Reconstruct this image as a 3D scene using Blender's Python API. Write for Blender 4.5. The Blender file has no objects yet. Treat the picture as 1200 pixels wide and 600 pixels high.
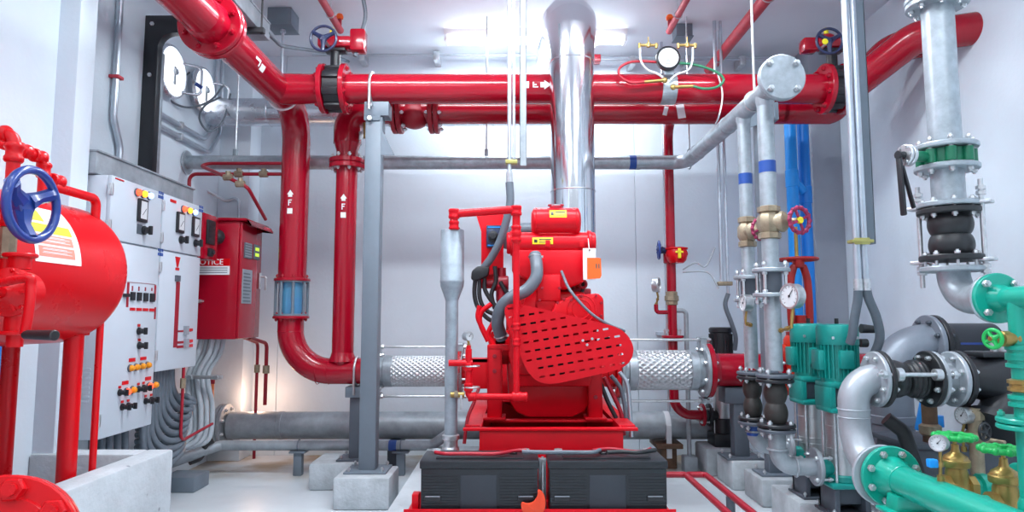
import bpy, bmesh, math, random
from mathutils import Vector, Matrix
PI = math.pi
V = Vector
C = bpy.context.scene.collection
random.seed(7)

# ------------------------------------------------------------------ camera
FPX, PITCH, CAMH = 780.0, math.radians(5.27), 1.15
cp, sp = math.cos(PITCH), math.sin(PITCH)
cam_d = bpy.data.cameras.new('camera')
cam_d.sensor_width = 36.0
cam_d.lens = 36.0 * FPX / 1200.0
cam_d.clip_start = 0.05
cam = bpy.data.objects.new('camera', cam_d)
C.objects.link(cam)
cam.location = (0, 0, CAMH)
cam.rotation_euler = (PI / 2 + PITCH, 0, 0)
bpy.context.scene.camera = cam

def ray(px, py):
    u, v = (px - 600) / FPX, (300 - py) / FPX
    return V((u, cp - v * sp, sp + v * cp))
def P(px, py, Y):                       # measured photo point at a chosen distance Y from the camera
    d = ray(px, py); t = Y / d.y
    return V((d.x * t, Y, CAMH + d.z * t))
def PX(px, py, X):                      # the same on a plane x = X
    d = ray(px, py); t = X / d.x
    return V((X, d.y * t, CAMH + d.z * t))

# ------------------------------------------------------------------ materials
def mat(name, col, rough=.4, metal=0.0, noise=0.0, scale=6.0, bump=0.0, coat=0.0, emis=None, es=0.0, bscale=None, spec=None):
    m = bpy.data.materials.new(name); m.use_nodes = True
    nt = m.node_tree; b = nt.nodes['Principled BSDF']
    c4 = (*col, 1)
    b.inputs['Base Color'].default_value = c4
    b.inputs['Roughness'].default_value = rough
    b.inputs['Metallic'].default_value = metal
    if spec is not None: b.inputs['Specular IOR Level'].default_value = spec
    if coat: b.inputs['Coat Weight'].default_value = coat; b.inputs['Coat Roughness'].default_value = .08
    if emis: b.inputs['Emission Color'].default_value = (*emis, 1); b.inputs['Emission Strength'].default_value = es
    if noise or bump:
        tc = nt.nodes.new('ShaderNodeTexCoord')
        n = nt.nodes.new('ShaderNodeTexNoise'); n.inputs['Scale'].default_value = scale; n.inputs['Detail'].default_value = 6; n.inputs['Roughness'].default_value = .62
        nt.links.new(tc.outputs['Object'], n.inputs['Vector'])
        if noise:
            r = nt.nodes.new('ShaderNodeValToRGB')
            lo = [max(0, x * (1 - noise)) for x in col]; hi = [min(1, x * (1 + noise * .6)) for x in col]
            r.color_ramp.elements[0].position = .3; r.color_ramp.elements[0].color = (*lo, 1)
            r.color_ramp.elements[1].position = .7; r.color_ramp.elements[1].color = (*hi, 1)
            nt.links.new(n.outputs['Fac'], r.inputs['Fac']); nt.links.new(r.outputs['Color'], b.inputs['Base Color'])
            mr = nt.nodes.new('ShaderNodeMapRange')
            mr.inputs['To Min'].default_value = min(1, rough * 1.25); mr.inputs['To Max'].default_value = rough * .8
            nt.links.new(n.outputs['Fac'], mr.inputs['Value']); nt.links.new(mr.outputs['Result'], b.inputs['Roughness'])
        if bump:
            n2 = nt.nodes.new('ShaderNodeTexNoise'); n2.inputs['Scale'].default_value = bscale or scale * 6; n2.inputs['Detail'].default_value = 4
            nt.links.new(tc.outputs['Object'], n2.inputs['Vector'])
            bp = nt.nodes.new('ShaderNodeBump'); bp.inputs['Strength'].default_value = bump; bp.inputs['Distance'].default_value = .01
            nt.links.new(n2.outputs['Fac'], bp.inputs['Height']); nt.links.new(bp.outputs['Normal'], b.inputs['Normal'])
    return m
M = {}
M['wall'] = mat('wall paint', (.69, .77, .84), .55, noise=.06, scale=1.1, bump=.12, bscale=40)
M['ceil'] = mat('ceiling paint', (.77, .81, .865), .7, noise=.05, scale=.9)
M['pilaster'] = mat('grey pilaster paint', (.36, .39, .45), .6, noise=.1, scale=2)  # darker grey than the walls
M['conc'] = mat('concrete', (.46, .50, .53), .75, noise=.22, scale=9, bump=.35, bscale=60)
M['concdk'] = mat('plinth concrete', (.46, .50, .53), .7, noise=.18, scale=4, bump=.2, bscale=50)
M['red'] = mat('crimson pipe paint', (.36, .002, .016), .20, noise=.05, scale=3, coat=.25, spec=.4)
M['redd'] = mat('fine dark red pipe paint', (.34, .005, .02), .4, noise=.1, scale=8)
M['redt'] = mat('tank red paint', (.64, .003, .008), .28, noise=.05, scale=3, spec=.35)
M['rede'] = mat('engine red paint', (.66, .003, .012), .33, noise=.08, scale=9, bump=.05, bscale=30, spec=.25)
M['redp'] = mat('faded red sprinkler paint', (.50, .03, .05), .45, noise=.18, scale=14)
M['redbr'] = mat('brick red valve paint', (.36, .012, .010), .42, noise=.12, scale=8)
M['redor'] = mat('orange red valve body', (.72, .035, .008), .4, noise=.1, scale=8)
M['strap'] = mat('orange red strap', (.85, .06, .012), .4)
M['orange'] = mat('orange plastic', (.92, .13, .01), .45)
M['galv'] = mat('galvanised steel', (.40, .45, .49), .40, .5, noise=.26, scale=16)
M['galvd'] = mat('dull galvanised pipe', (.36, .40, .435), .5, .35, noise=.26, scale=9)
M['zinc'] = mat('zinc bolt', (.62, .64, .66), .32, .8, noise=.2, scale=40)
M['chrome'] = mat('polished stainless cladding', (.74, .76, .80), .14, 1.0)
M['alum'] = mat('aluminium cladding', (.70, .73, .78), .26, .9, noise=.08, scale=5)
M['steelgrey'] = mat('grey painted steel', (.155, .19, .23), .45, noise=.08, scale=6)
M['steeldk'] = mat('dark grey painted steel', (.085, .10, .125), .45, noise=.08, scale=6)
M['conduit'] = mat('steel conduit', (.55, .60, .66), .3, .75, noise=.1, scale=12)
M['hose'] = mat('grey flexible conduit', (.12, .145, .175), .42, noise=.08, scale=20)
M['hosel'] = mat('pale grey flexible conduit', (.42, .46, .50), .5, noise=.08, scale=20)
M['rubber'] = mat('black rubber', (.018, .019, .022), .42, noise=.2, scale=12)
M['black'] = mat('black paint', (.015, .016, .02), .4)
M['blackpl'] = mat('battery plastic', (.014, .017, .022), .36, noise=.15, scale=18)
M['cab'] = mat('pale grey cabinet enamel', (.56, .615, .68), .38, noise=.03, scale=3)
M['white'] = mat('white paint', (.85, .86, .88), .5)
M['yellow'] = mat('yellow label', (.88, .74, .02), .5)
M['yel2'] = mat('lime label', (.70, .86, .04), .5)
M['pink'] = mat('salmon label', (.84, .30, .22), .5)
M['blue'] = mat('blue valve enamel', (.010, .045, .25), .3, coat=.5)
M['navy'] = mat('navy valve enamel', (.012, .022, .075), .35, coat=.3)
M['bluep'] = mat('blue pvc', (.008, .30, .85), .35)
M['blued'] = mat('deep blue pvc', (.006, .22, .72), .4)
M['bluet'] = mat('blue tape', (.015, .07, .32), .45)
M['green'] = mat('sea green enamel', (.003, .36, .26), .3, noise=.07, scale=8, coat=.3)
M['teal'] = mat('teal pump enamel', (.006, .30, .26), .36, noise=.08, scale=10)
M['dkgreen'] = mat('dark green valve enamel', (.006, .15, .075), .35)
M['handgreen'] = mat('bright green handle', (.01, .42, .09), .35)
M['brass'] = mat('brass', (.42, .28, .09), .36, .75, noise=.22, scale=18)
M['bronze'] = mat('weathered bronze', (.36, .29, .20), .45, .5, noise=.3, scale=22)
M['stain'] = mat('stainless pump sleeve', (.56, .57, .58), .34, .75, noise=.1, scale=5)
M['hdpe'] = mat('black polyethylene', (.022, .025, .034), .36)
M['dial'] = mat('white dial', (.64, .66, .68), .35)
M['dialb'] = mat('bright white dial', (.95, .96, .98), .3)
M['dark'] = mat('recess shade black', (.012, .013, .016), .7)
M['greyp'] = mat('grey plastic', (.28, .31, .35), .45)
M['lampo'] = mat('lit orange pilot lamp', (1, .42, .02), .3, emis=(1, .36, .02), es=2.2)
M['lampr'] = mat('lit red pilot lamp', (1, .05, .02), .3, emis=(1, .06, .02), es=3.0)
M['lampb'] = mat('lit blue pilot lamp', (.35, .5, 1), .3, emis=(.35, .5, 1), es=1.6)
M['lampoff'] = mat('amber pilot lamp', (.80, .30, .01), .3)
M['tube'] = mat('fluorescent tube', (1, 1, 1), .4, emis=(.90, .95, 1), es=13)
M['lcd'] = mat('lime display', (.6, .8, .05), .3, emis=(.6, .85, .05), es=.4)
M['glass'] = mat('sight glass', (.16, .50, .78), .05)
M['glass'].node_tree.nodes['Principled BSDF'].inputs['Transmission Weight'].default_value = .55
M['tape'] = mat('masking tape white', (.75, .77, .80), .6)
M['rust'] = mat('rusty steel', (.16, .09, .055), .7, noise=.4, scale=12)
M['hosered'] = mat('red hose', (.40, .01, .025), .4)
M['hosegrn'] = mat('green hose', (.03, .20, .10), .4)
M['wire'] = mat('white cable', (.72, .75, .78), .5)
M['brown'] = mat('brown stem', (.22, .12, .08), .45, .3)
M['copper'] = mat('orange electrical tubing', (.82, .22, .08), .5)

# ------------------------------------------------------------------ mesh builder
def frame(d):
    d = V(d).normalized()
    a = V((0, 0, 1)) if abs(d.z) < .9 else V((1, 0, 0))
    x = a.cross(d).normalized(); y = d.cross(x).normalized()
    return x, y, d
def fillet(pts, rad, seg=8):
    pts = [V(p) for p in pts]
    rads = rad if isinstance(rad, (list, tuple)) else [rad] * len(pts)
    out = [pts[0]]
    for i in range(1, len(pts) - 1):
        p, a, b = pts[i], pts[i - 1], pts[i + 1]
        da, db = (a - p), (b - p)
        la, lb = da.length, db.length
        da.normalize(); db.normalize()
        ang = da.angle(db)
        if ang > PI - .02 or rads[i] <= 0: out.append(p); continue
        t = min(rads[i] / math.tan(ang / 2), la * .499 if i > 1 else la * .98, lb * .499 if i < len(pts) - 2 else lb * .98)
        r = t * math.tan(ang / 2)
        cen = p + (da + db).normalized() * (r / math.sin(ang / 2))
        s = p + da * t - cen; e = p + db * t - cen
        tot = s.angle(e); ax = s.cross(e).normalized()
        for k in range(seg + 1):
            out.append(cen + Matrix.Rotation(tot * k / seg, 3, ax) @ s)
    out.append(pts[-1])
    return out
def spline(pts, n=8):                    # Catmull-Rom through points
    pts = [V(p) for p in pts]; q = [pts[0] * 2 - pts[1]] + pts + [pts[-1] * 2 - pts[-2]]
    out = []
    for i in range(1, len(q) - 2):
        a, b, c, d = q[i - 1], q[i], q[i + 1], q[i + 2]
        for k in range(n):
            t = k / n
            out.append(.5 * ((2 * b) + (c - a) * t + (2 * a - 5 * b + 4 * c - d) * t * t + (3 * b - a - 3 * c + d) * t ** 3))
    out.append(pts[-1]); return out

class MB:
    def __init__(s): s.v = []; s.f = []; s.m = []; s.mats = []; s.cur = 0
    def use(s, m):
        m = M[m] if isinstance(m, str) else m
        if m not in s.mats: s.mats.append(m)
        s.cur = s.mats.index(m); return s
    def add(s, vs, fs):
        o = len(s.v); s.v.extend([V(p) for p in vs]); s.f.extend([tuple(i + o for i in f) for f in fs]); s.m.extend([s.cur] * len(fs)); return s
    def bm(s, b, mtx=None):
        b.verts.ensure_lookup_table(); b.verts.index_update()
        s.add([(mtx @ v.co if mtx else v.co.copy()) for v in b.verts], [[v.index for v in f.verts] for f in b.faces]); b.free(); return s
    def box(s, lo, hi, bev=0.0, seg=2):
        lo, hi = V(lo), V(hi)
        b = bmesh.new(); bmesh.ops.create_cube(b, size=1)
        d = hi - lo
        for v in b.verts: v.co = V((v.co.x * d.x, v.co.y * d.y, v.co.z * d.z))
        if bev: bmesh.ops.bevel(b, geom=list(b.edges), offset=min(bev, min(abs(d.x), abs(d.y), abs(d.z)) * .45), segments=seg, profile=.5, affect='EDGES')
        return s.bm(b, Matrix.Translation((lo + hi) / 2))
    def obox(s, c, ax, ay, sx, sy, sz, bev=0.0, seg=2):   # box oriented by ax, ay
        ax = V(ax).normalized(); az = ax.cross(V(ay)).normalized(); ay = az.cross(ax)
        b = bmesh.new(); bmesh.ops.create_cube(b, size=1)
        for v in b.verts: v.co = V((v.co.x * sx, v.co.y * sy, v.co.z * sz))
        if bev: bmesh.ops.bevel(b, geom=list(b.edges), offset=min(bev, min(sx, sy, sz) * .45), segments=seg, profile=.5, affect='EDGES')
        m = Matrix((ax, ay, az)).transposed().to_4x4(); m.translation = V(c)
        return s.bm(b, m)
    def prism(s, poly, o, ux, uy, depth, bev=0.0):         # polygon in (ux,uy) at o, extruded along ux x uy
        ux, uy = V(ux).normalized(), V(uy).normalized(); w = ux.cross(uy)
        b = bmesh.new()
        vs = [b.verts.new(V((x, y, 0))) for x, y in poly]; f = b.faces.new(vs)
        r = bmesh.ops.extrude_face_region(b, geom=[f]); 
        for e in r['geom']:
            if isinstance(e, bmesh.types.BMVert): e.co.z += depth
        bmesh.ops.recalc_face_normals(b, faces=b.faces)
        if bev: bmesh.ops.bevel(b, geom=[e for e in b.edges], offset=bev, segments=2, profile=.5, affect='EDGES')
        m = Matrix((ux, uy, w)).transposed().to_4x4(); m.translation = V(o)
        return s.bm(b, m)
    def lathe(s, o, d, prof, n=32, a0=0.0):                # prof: (radius, height along d)
        o = V(o); x, y, z = frame(d); vs = []; fs = []
        for r, h in prof:
            for k in range(n):
                t = 2 * PI * k / n + a0
                vs.append(o + z * h + (x * math.cos(t) + y * math.sin(t)) * r)
        for i in range(len(prof) - 1):
            for k in range(n):
                fs.append((i * n + k, i * n + (k + 1) % n, (i + 1) * n + (k + 1) % n, (i + 1) * n + k))
        if prof[0][0] > 1e-5: fs.append(tuple(range(n - 1, -1, -1)))
        if prof[-1][0] > 1e-5: fs.append(tuple((len(prof) - 1) * n + k for k in range(n)))
        return s.add(vs, fs)
    def cyl(s, a, b, r, r2=None, n=24, bev=0.0):
        a, b = V(a), V(b); L = (b - a).length; r2 = r if r2 is None else r2
        pr = [(r, 0), (r2, L)] if not bev else [(r - bev, 0), (r, bev), (r2, L - bev), (r2 - bev, L)]
        return s.lathe(a, b - a, pr, n)
    def disc(s, a, d, R, t, n=32, bev=.003):
        a = V(a); return s.cyl(a, a + V(d).normalized() * t, R, n=n, bev=bev)
    def hexa(s, a, d, r, t):
        return s.lathe(a, d, [(r, 0), (r, t * .85), (r * .88, t)], 6)
    def tube(s, path, r, n=16, caps=True):
        path = [V(p) for p in path]
        rr = r if isinstance(r, (list, tuple)) else [r] * len(path)
        q = [path[0]]; q_r = [rr[0]]
        for p, a in zip(path[1:], rr[1:]):
            if (p - q[-1]).length > 1e-6: q.append(p); q_r.append(a)
        path, rr = q, q_r
        t0 = (path[1] - path[0]).normalized(); x, y, _ = frame(t0)
        vs = []; fs = []; pt = t0
        for i, p in enumerate(path):
            if i == 0: t = t0
            elif i == len(path) - 1: t = (p - path[i - 1]).normalized()
            else: t = ((p - path[i - 1]).normalized() + (path[i + 1] - p).normalized()).normalized()
            q = pt.rotation_difference(t); x = q @ x; x = (x - t * x.dot(t)).normalized(); y = t.cross(x); pt = t
            for k in range(n):
                a = 2 * PI * k / n; vs.append(p + (x * math.cos(a) + y * math.sin(a)) * rr[i])
        for i in range(len(path) - 1):
            for k in range(n): fs.append((i * n + k, i * n + (k + 1) % n, (i + 1) * n + (k + 1) % n, (i + 1) * n + k))
        if caps:
            fs.append(tuple(range(n - 1, -1, -1))); fs.append(tuple((len(path) - 1) * n + k for k in range(n)))
        return s.add(vs, fs)
    def torus(s, c, d, R, r, n=40, m=10, a0=0, a1=2 * PI):
        c = V(c); x, y, z = frame(d); full = abs(a1 - a0 - 2 * PI) < 1e-6
        N = n if full else n + 1; vs = []; fs = []
        for i in range(N):
            a = a0 + (a1 - a0) * i / n; e = x * math.cos(a) + y * math.sin(a)
            for k in range(m):
                b = 2 * PI * k / m; vs.append(c + e * (R + r * math.cos(b)) + z * r * math.sin(b))
        for i in range(N if full else n):
            j = (i + 1) % N
            for k in range(m): fs.append((i * m + k, j * m + k, j * m + (k + 1) % m, i * m + (k + 1) % m))
        return s.add(vs, fs)
    def sphere(s, c, r, sc=(1, 1, 1), n=20):
        b = bmesh.new(); bmesh.ops.create_uvsphere(b, u_segments=n, v_segments=max(8, n // 2), radius=r)
        return s.bm(b, Matrix.Translation(V(c)) @ Matrix.Diagonal((*sc, 1)))
    def text(s, txt, o, ux, uy, size, depth=.0012, align='CENTER'):
        cu = bpy.data.curves.new('t', 'FONT'); cu.body = txt; cu.size = size; cu.align_x = align; cu.align_y = 'CENTER'; cu.extrude = depth; cu.resolution_u = 3
        ob = bpy.data.objects.new('t', cu); C.objects.link(ob)
        me = ob.evaluated_get(bpy.context.evaluated_depsgraph_get()).to_mesh()
        ux, uy = V(ux).normalized(), V(uy).normalized(); w = ux.cross(uy); o = V(o)
        s.add([o + ux * v.co.x + uy * v.co.y + w * v.co.z for v in me.vertices], [tuple(p.vertices) for p in me.polygons])
        ob.evaluated_get(bpy.context.evaluated_depsgraph_get()).to_mesh_clear()
        bpy.data.objects.remove(ob); bpy.data.curves.remove(cu); return s
    def wrap(s, c, d, R, facing, strips):
        # strips: (s0, s1, t_lo0, t_lo1, t_hi0, t_hi1) laid on a cylinder round axis d, s round the pipe, t along it
        c = V(c); z = V(d).normalized(); f = V(facing); f = (f - z * f.dot(z)).normalized(); e = z.cross(f)
        for s0, s1, a0, a1, b0, b1 in strips:
            n = max(1, int(abs(s1 - s0) / .012)); vs = []; fs = []
            for i in range(n + 1):
                k = i / n; th = (s0 + (s1 - s0) * k) / R
                rad = (f * math.cos(th) + e * math.sin(th)) * (R + .0012)
                vs += [c + rad + z * (a0 + (a1 - a0) * k), c + rad + z * (b0 + (b1 - b0) * k)]
            for i in range(n): fs.append((2 * i, 2 * i + 2, 2 * i + 3, 2 * i + 1))
            s.add(vs, fs)
        return s

W = {}
def obj(name, mb, m=None, parent=None, at=None, ang=38):
    base = V(at) if at is not None else (W[parent.name].copy() if parent else V((0, 0, 0)))
    me = bpy.data.meshes.new(name)
    me.from_pydata([p - base for p in mb.v], [], mb.f)
    mats = mb.mats or [M[m] if isinstance(m, str) else m]
    for x in mats: me.materials.append(x)
    for p, i in zip(me.polygons, mb.m): p.material_index = i
    b = bmesh.new(); b.from_mesh(me); bmesh.ops.recalc_face_normals(b, faces=b.faces); b.to_mesh(me); b.free()
    me.polygons.foreach_set('use_smooth', [True] * len(me.polygons))
    me.set_sharp_from_angle(angle=math.radians(ang))
    o = bpy.data.objects.new(name, me); C.objects.link(o)
    if parent: o.parent = parent; o.location = base - W[parent.name]
    else: o.location = base
    W[o.name] = base
    return o
def tag(o, label, cat, group=None):
    o['label'] = label; o['category'] = cat
    if group: o['group'] = group
    return o
def thing(name, label, cat, loc, group=None):
    o = bpy.data.objects.new(name, None); C.objects.link(o); o.location = V(loc); o.empty_display_size = .1
    W[o.name] = V(loc); return tag(o, label, cat, group)
def struct(name, mb, m=None):
    o = obj(name, mb, m); o['kind'] = 'structure'; return o
def dup(root, loc, label=None, rotz=None):
    r = root.copy(); C.objects.link(r); r.location = V(loc); W[r.name] = V(loc)
    if rotz is not None: r.rotation_euler = (0, 0, rotz)
    if label: r['label'] = label
    for ch in list(root.children):
        c = ch.copy(); C.objects.link(c); c.parent = r
        for g in ch.children:
            d = g.copy(); C.objects.link(d); d.parent = c
    return r
_bolt = {}
def bolt(parent, p, d, r, L, m='zinc', name='bolt'):
    """a bolt centred on p, heads on both ends; mesh shared between equal bolts"""
    d = V(d).normalized(); key = (tuple(round(x, 3) for x in d), round(r, 4), round(L, 4), m)
    if key not in _bolt:
        mb = MB(); h = r * 1.1
        mb.cyl(-d * (L / 2 + h * 1.5), d * (L / 2 + h * 1.5), r * .55, n=8)
        mb.hexa(d * L / 2, d, r, h); mb.hexa(-d * L / 2, -d, r, h)
        o = obj(name, mb, m, parent, at=p); _bolt[key] = o.data; 
        me = o.data
        for v in me.vertices: v.co += V(p)
        return o
    o = bpy.data.objects.new(name, _bolt[key]); C.objects.link(o); o.parent = parent; o.location = V(p) - W[parent.name]; W[o.name] = V(p)
    return o
def flange(parent, c, d, R, t, m, nb=8, br=None, bm='zinc', Rin=None, name='flange', a0=None, hub=None, L=None, bolts=True, back=False):
    """flange disc, from c along d for t, with its bolts as children"""
    d = V(d).normalized(); c = V(c); mb = MB()
    mb.disc(c, d, R, t, n=40, bev=min(.004, t * .3))
    if hub: mb.cyl(c - d * hub[1], c, hub[0], hub[0] * 1.12, n=32)
    fo = obj(name, mb, m, parent)
    if bolts:
        x, y, _ = frame(d); a0 = PI / nb if a0 is None else a0; br = br or R * .085; Rb = R * .80
        off = (L - t) / 2 * (-1 if back else 1) if L else 0
        for k in range(nb):
            a = a0 + 2 * PI * k / nb
            bolt(fo, c + d * (t / 2 + off) + (x * math.cos(a) + y * math.sin(a)) * Rb, d, br, (L or t), bm)
    return fo
def handwheel(parent, c, d, R, r, ns, m, hubr=None, name='handwheel', flat=False, dish=0.0, hubm=None):
    c = V(c); x, y, z = frame(d); mb = MB(); mb.use(m)
    mb.torus(c, d, R, r, 44, 10)
    hubr = hubr or R * .2
    for k in range(ns):
        a = 2 * PI * k / ns + .5; e = x * math.cos(a) + y * math.sin(a)
        p0, p1 = c - z * dish + e * hubr * .6, c + e * (R - r * .3)
        mb.tube([p0, (p0 + p1) / 2 - z * dish * .25, p1], [r * 1.5, r * 1.05, r * .95] if not flat else [r * 2.2, r * 1.5, r * 1.6], 8)
    if hubm: mb.use(hubm)
    mb.cyl(c - z * (dish + r * 1.3), c - z * dish + z * r * 1.4, hubr, n=20, bev=hubr * .12)
    return obj(name, mb, None, parent)
def gauge(name, c, d, R, label, stem=None, group=None, casem='zinc', depth=.035, needle=.9, up=(0, 0, 1), thick=.1):
    c = V(c); d = V(d).normalized(); base = V(stem[-1]) if stem else c
    t = thing(name, label, 'gauge', base, group)
    mb = MB(); mb.lathe(c - d * depth, d, [(R * .9, 0), (R, .005), (R, depth), (R * 1.05, depth + .004), (R * 1.03, depth + .010), (R * .9, depth + .010), (R * .88, depth + .003)], 40); obj('case', mb, casem, t)
    mb = MB(); mb.use('dial').disc(c + d * .003, d, R * .885, .002, bev=0)
    up = V(up); up = (up - d * up.dot(d)).normalized(); sx = up.cross(d)
    mb.use('black')
    for k in range(11):
        a = math.radians(225 - 27 * k); e = sx * math.cos(a) + up * math.sin(a)
        mb.obox(c + d * .0055 + e * R * .74, e, d, R * .16, .001, R * .03)
    obj('dial', mb, None, t)
    mb = MB(); e = sx * math.cos(needle) + up * math.sin(needle)
    mb.obox(c + d * .008 + e * R * .25, e, d, R * .8, .0015, R * .05); mb.disc(c + d * .006, d, R * .09, .004, 12, 0); obj('needle', mb, 'black', t)
    if stem:
        mb = MB(); mb.tube([c - d * depth * .5] + [V(q) for q in stem], .006 if R < .05 else .008, 12)
        s0 = V(stem[-1]); s1 = V(stem[-2]) if len(stem) > 1 else c
        mb.cyl(s0, s0 + (s1 - s0) * .25, .012, n=8); mb.cyl(s0 + (s1 - s0) * .6, s0 + (s1 - s0) * .8, .012, n=6)
        obj('stem', mb, 'brass', t)
    return t
def F_arrow(R, up=True):
    """white flow arrow, letter F, square, as strips for MB.wrap: s across, t along the flow"""
    st = []
    w = .030
    st += [(-w, 0, .075, .075, .075, .118), (0, w, .075, .075, .118, .075)]         # head
    st += [(-.018, .018, .052, .052, .075, .075)]                                    # tail of arrow
    st += [(-.016, -.007, -.03, -.03, .026, .026), (-.016, .016, .017, .017, .026, .026), (-.007, .010, -.004, -.004, .005, .005)]   # F
    st += [(-.024, .024, -.105, -.105, -.055, -.055)]                                # square
    k = .76; return [tuple(q * k for q in s) for s in st]
# ================================================================== the room
XL, XR, YB, ZC = -2.45, 2.75, 5.7, 3.45
def floor_material():
    m = mat('floor paint', (.64, .69, .73), .32, noise=.1, scale=1.6, bump=.06, bscale=25)
    nt = m.node_tree; b = nt.nodes['Principled BSDF']
    base = b.inputs['Base Color'].links[0].from_socket
    tc = nt.nodes.new('ShaderNodeTexCoord'); n = nt.nodes.new('ShaderNodeTexNoise'); n.inputs['Scale'].default_value = 2.3; n.inputs['Detail'].default_value = 8
    nt.links.new(tc.outputs['Object'], n.inputs['Vector'])
    sep = nt.nodes.new('ShaderNodeSeparateXYZ'); nt.links.new(tc.outputs['Object'], sep.inputs[0])
    mr = nt.nodes.new('ShaderNodeMapRange'); mr.inputs['From Min'].default_value = 4.75; mr.inputs['From Max'].default_value = 5.25
    nt.links.new(sep.outputs['Y'], mr.inputs['Value'])
    r = nt.nodes.new('ShaderNodeValToRGB'); r.color_ramp.elements[0].position = .42; r.color_ramp.elements[1].position = .62
    nt.links.new(n.outputs['Fac'], r.inputs['Fac'])
    mu = nt.nodes.new('ShaderNodeMath'); mu.operation = 'MULTIPLY'; nt.links.new(mr.outputs['Result'], mu.inputs[0]); nt.links.new(r.outputs['Color'], mu.inputs[1])
    mx = nt.nodes.new('ShaderNodeMix'); mx.data_type = 'RGBA'
    nt.links.new(mu.outputs[0], mx.inputs['Factor']); nt.links.new(base, mx.inputs['A']); mx.inputs['B'].default_value = (.36, .26, .15, 1)
    nt.links.new(mx.outputs['Result'], b.inputs['Base Color'])
    return m
M['floor'] = floor_material()
mb = MB(); mb.box((-2.6, -1.5, -.12), (2.9, 5.85, 0)); struct('floor', mb, 'floor')
mb = MB(); mb.box((-2.6, -1.5, ZC), (2.9, 5.85, ZC + .12)); struct('ceiling', mb, 'ceil')
mb = MB()                                            # precast panels with open joints on a backing
mb.box((-2.6, YB + .012, 0), (2.9, 5.85, ZC))
xs = [-2.6, -1.99, 1.067, 2.9]; zs = [0, ZC]
for i in range(3):
    for k in range(1):
        mb.box((xs[i] + .002, YB, zs[k] + (.0012 if k else 0)), (xs[i + 1] - .002, YB + .02, zs[k + 1] - .0012), .002, 1)
struct('wall_back', mb, 'wall')
mb = MB(); mb.box((XL - .15, 3.15, 0), (XL, YB, ZC)); mb.box((XL - .15, -1.5, 0), (-2.2, 3.15, ZC)); struct('wall_left', mb, 'wall')
mb = MB(); mb.box((XR, -1.5, 0), (XR + .15, YB, ZC)); struct('wall_right', mb, 'wall')
mb = MB(); mb.box((XL, 3.118, 0), (-2.10, 3.25, ZC), .006); struct('trim_1', mb, 'wall')          # pilaster beside the cabinets
mb = MB(); mb.box((XL, 5.47, 0), (-2.19, YB, ZC), .006); struct('trim_2', mb, 'wall')            # back left corner pilaster
mb = MB(); mb.box((2.50, 5.45, 0), (XR, YB, ZC), .006); struct('trim_3', mb, 'pilaster')         # back right corner pilaster

# engine plinth
mb = MB(); mb.box((-.62, 2.3, 0), (.80, 5.05, .2), .012); tag(obj('engine_plinth', mb, 'concdk', at=(.1, 3.7, 0)), 'long low concrete plinth carrying the red engine and batteries', 'plinth')

# ================================================================== ceiling services
def batten(x, y, label, L=1.47):
    t = thing('fluorescent_fitting', label, 'ceiling light', (x, y, ZC), 'ceiling battens')
    mb = MB(); mb.prism([(-.075, 0), (.075, 0), (.04, -.055), (-.04, -.055)], (x - L / 2, y, ZC), (0, 1, 0), (0, 0, 1), L, .003); obj('housing', mb, 'white', t)
    for s in (-1, 1):
        mb = MB(); mb.cyl((x - L / 2 + .03, y + s * .035, ZC - .075), (x + L / 2 - .03, y + s * .035, ZC - .075), .014, n=14); obj('tube', mb, 'tube', t)
    for s in (-1, 1):
        mb = MB(); mb.box((x + s * (L / 2 - .012) - .012, y - .06, ZC - .095), (x + s * (L / 2 - .012) + .012, y + .06, ZC - .04), .004); obj('lamp_holder', mb, 'white', t)
    return t
batten(.19, 5.2, 'lit fluorescent batten on the ceiling behind the chimney pipe')

def ceiling_box(c, w, h, label):
    t = thing('junction_box', label, 'junction box', (c[0], c[1], ZC))
    mb = MB(); mb.box((c[0] - w / 2, c[1] - w / 2, ZC - h), (c[0] + w / 2, c[1] + w / 2, ZC), .006); obj('body', mb, 'steelgrey', t)
    mb = MB(); mb.box((c[0] - w / 2 - .006, c[1] - w / 2 - .006, ZC - h - .008), (c[0] + w / 2 + .006, c[1] + w / 2 + .006, ZC - h), .003); obj('lid', mb, 'steelgrey', t)
    return t
b1 = P(332, 24, 4.85); ceiling_box(b1, .18, .13, 'dark square box on the ceiling left of the left handwheel valve')
mb = MB(); mb.cyl((b1.x, 4.85, ZC - .14), (b1.x, 4.85, 2.795), .011, n=12); mb.cyl((b1.x, 4.85, ZC - .16), (b1.x, 4.85, ZC - .138), .022, n=6)
tag(obj('conduit_drop', mb, 'conduit', at=(b1.x, 4.85, 2.8)), 'thin steel conduit hanging from the dark square ceiling box', 'conduit')
b2 = P(800, 51, 5.1); ceiling_box(b2, .13, .10, 'grey box on the ceiling right of the round flow meter')

# conduits along the back edge of the ceiling
yy = 5.55
for i, (x0, x1, z, lab) in enumerate([(-1.72, .42, 3.40, 'steel conduit along the back wall top left of the chimney pipe'), (.72, 2.3, 3.36, 'steel conduit along the back wall top right of the chimney pipe')]):
    t = thing('wall_conduit', lab, 'conduit', (x0, yy, z))
    mb = MB(); mb.cyl((x0, yy, z), (x1, yy, z), .011, n=12); obj('tube', mb, 'conduit', t)
    for k in range(3):
        x = x0 + (x1 - x0) * (.2 + .3 * k); mb = MB(); mb.box((x - .025, yy - .02, z - .05), (x + .025, YB + .001, z + .03), .004); obj('bracket', mb, 'zinc', t)
mb = MB(); mb.box((.66, 5.5, 3.33), (.76, 5.6, 3.39), .006); tag(obj('break_glass_box', mb, 'red', at=(.71, 5.55, 3.33)), 'small red box on the conduit right of the chimney pipe', 'box')

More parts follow.
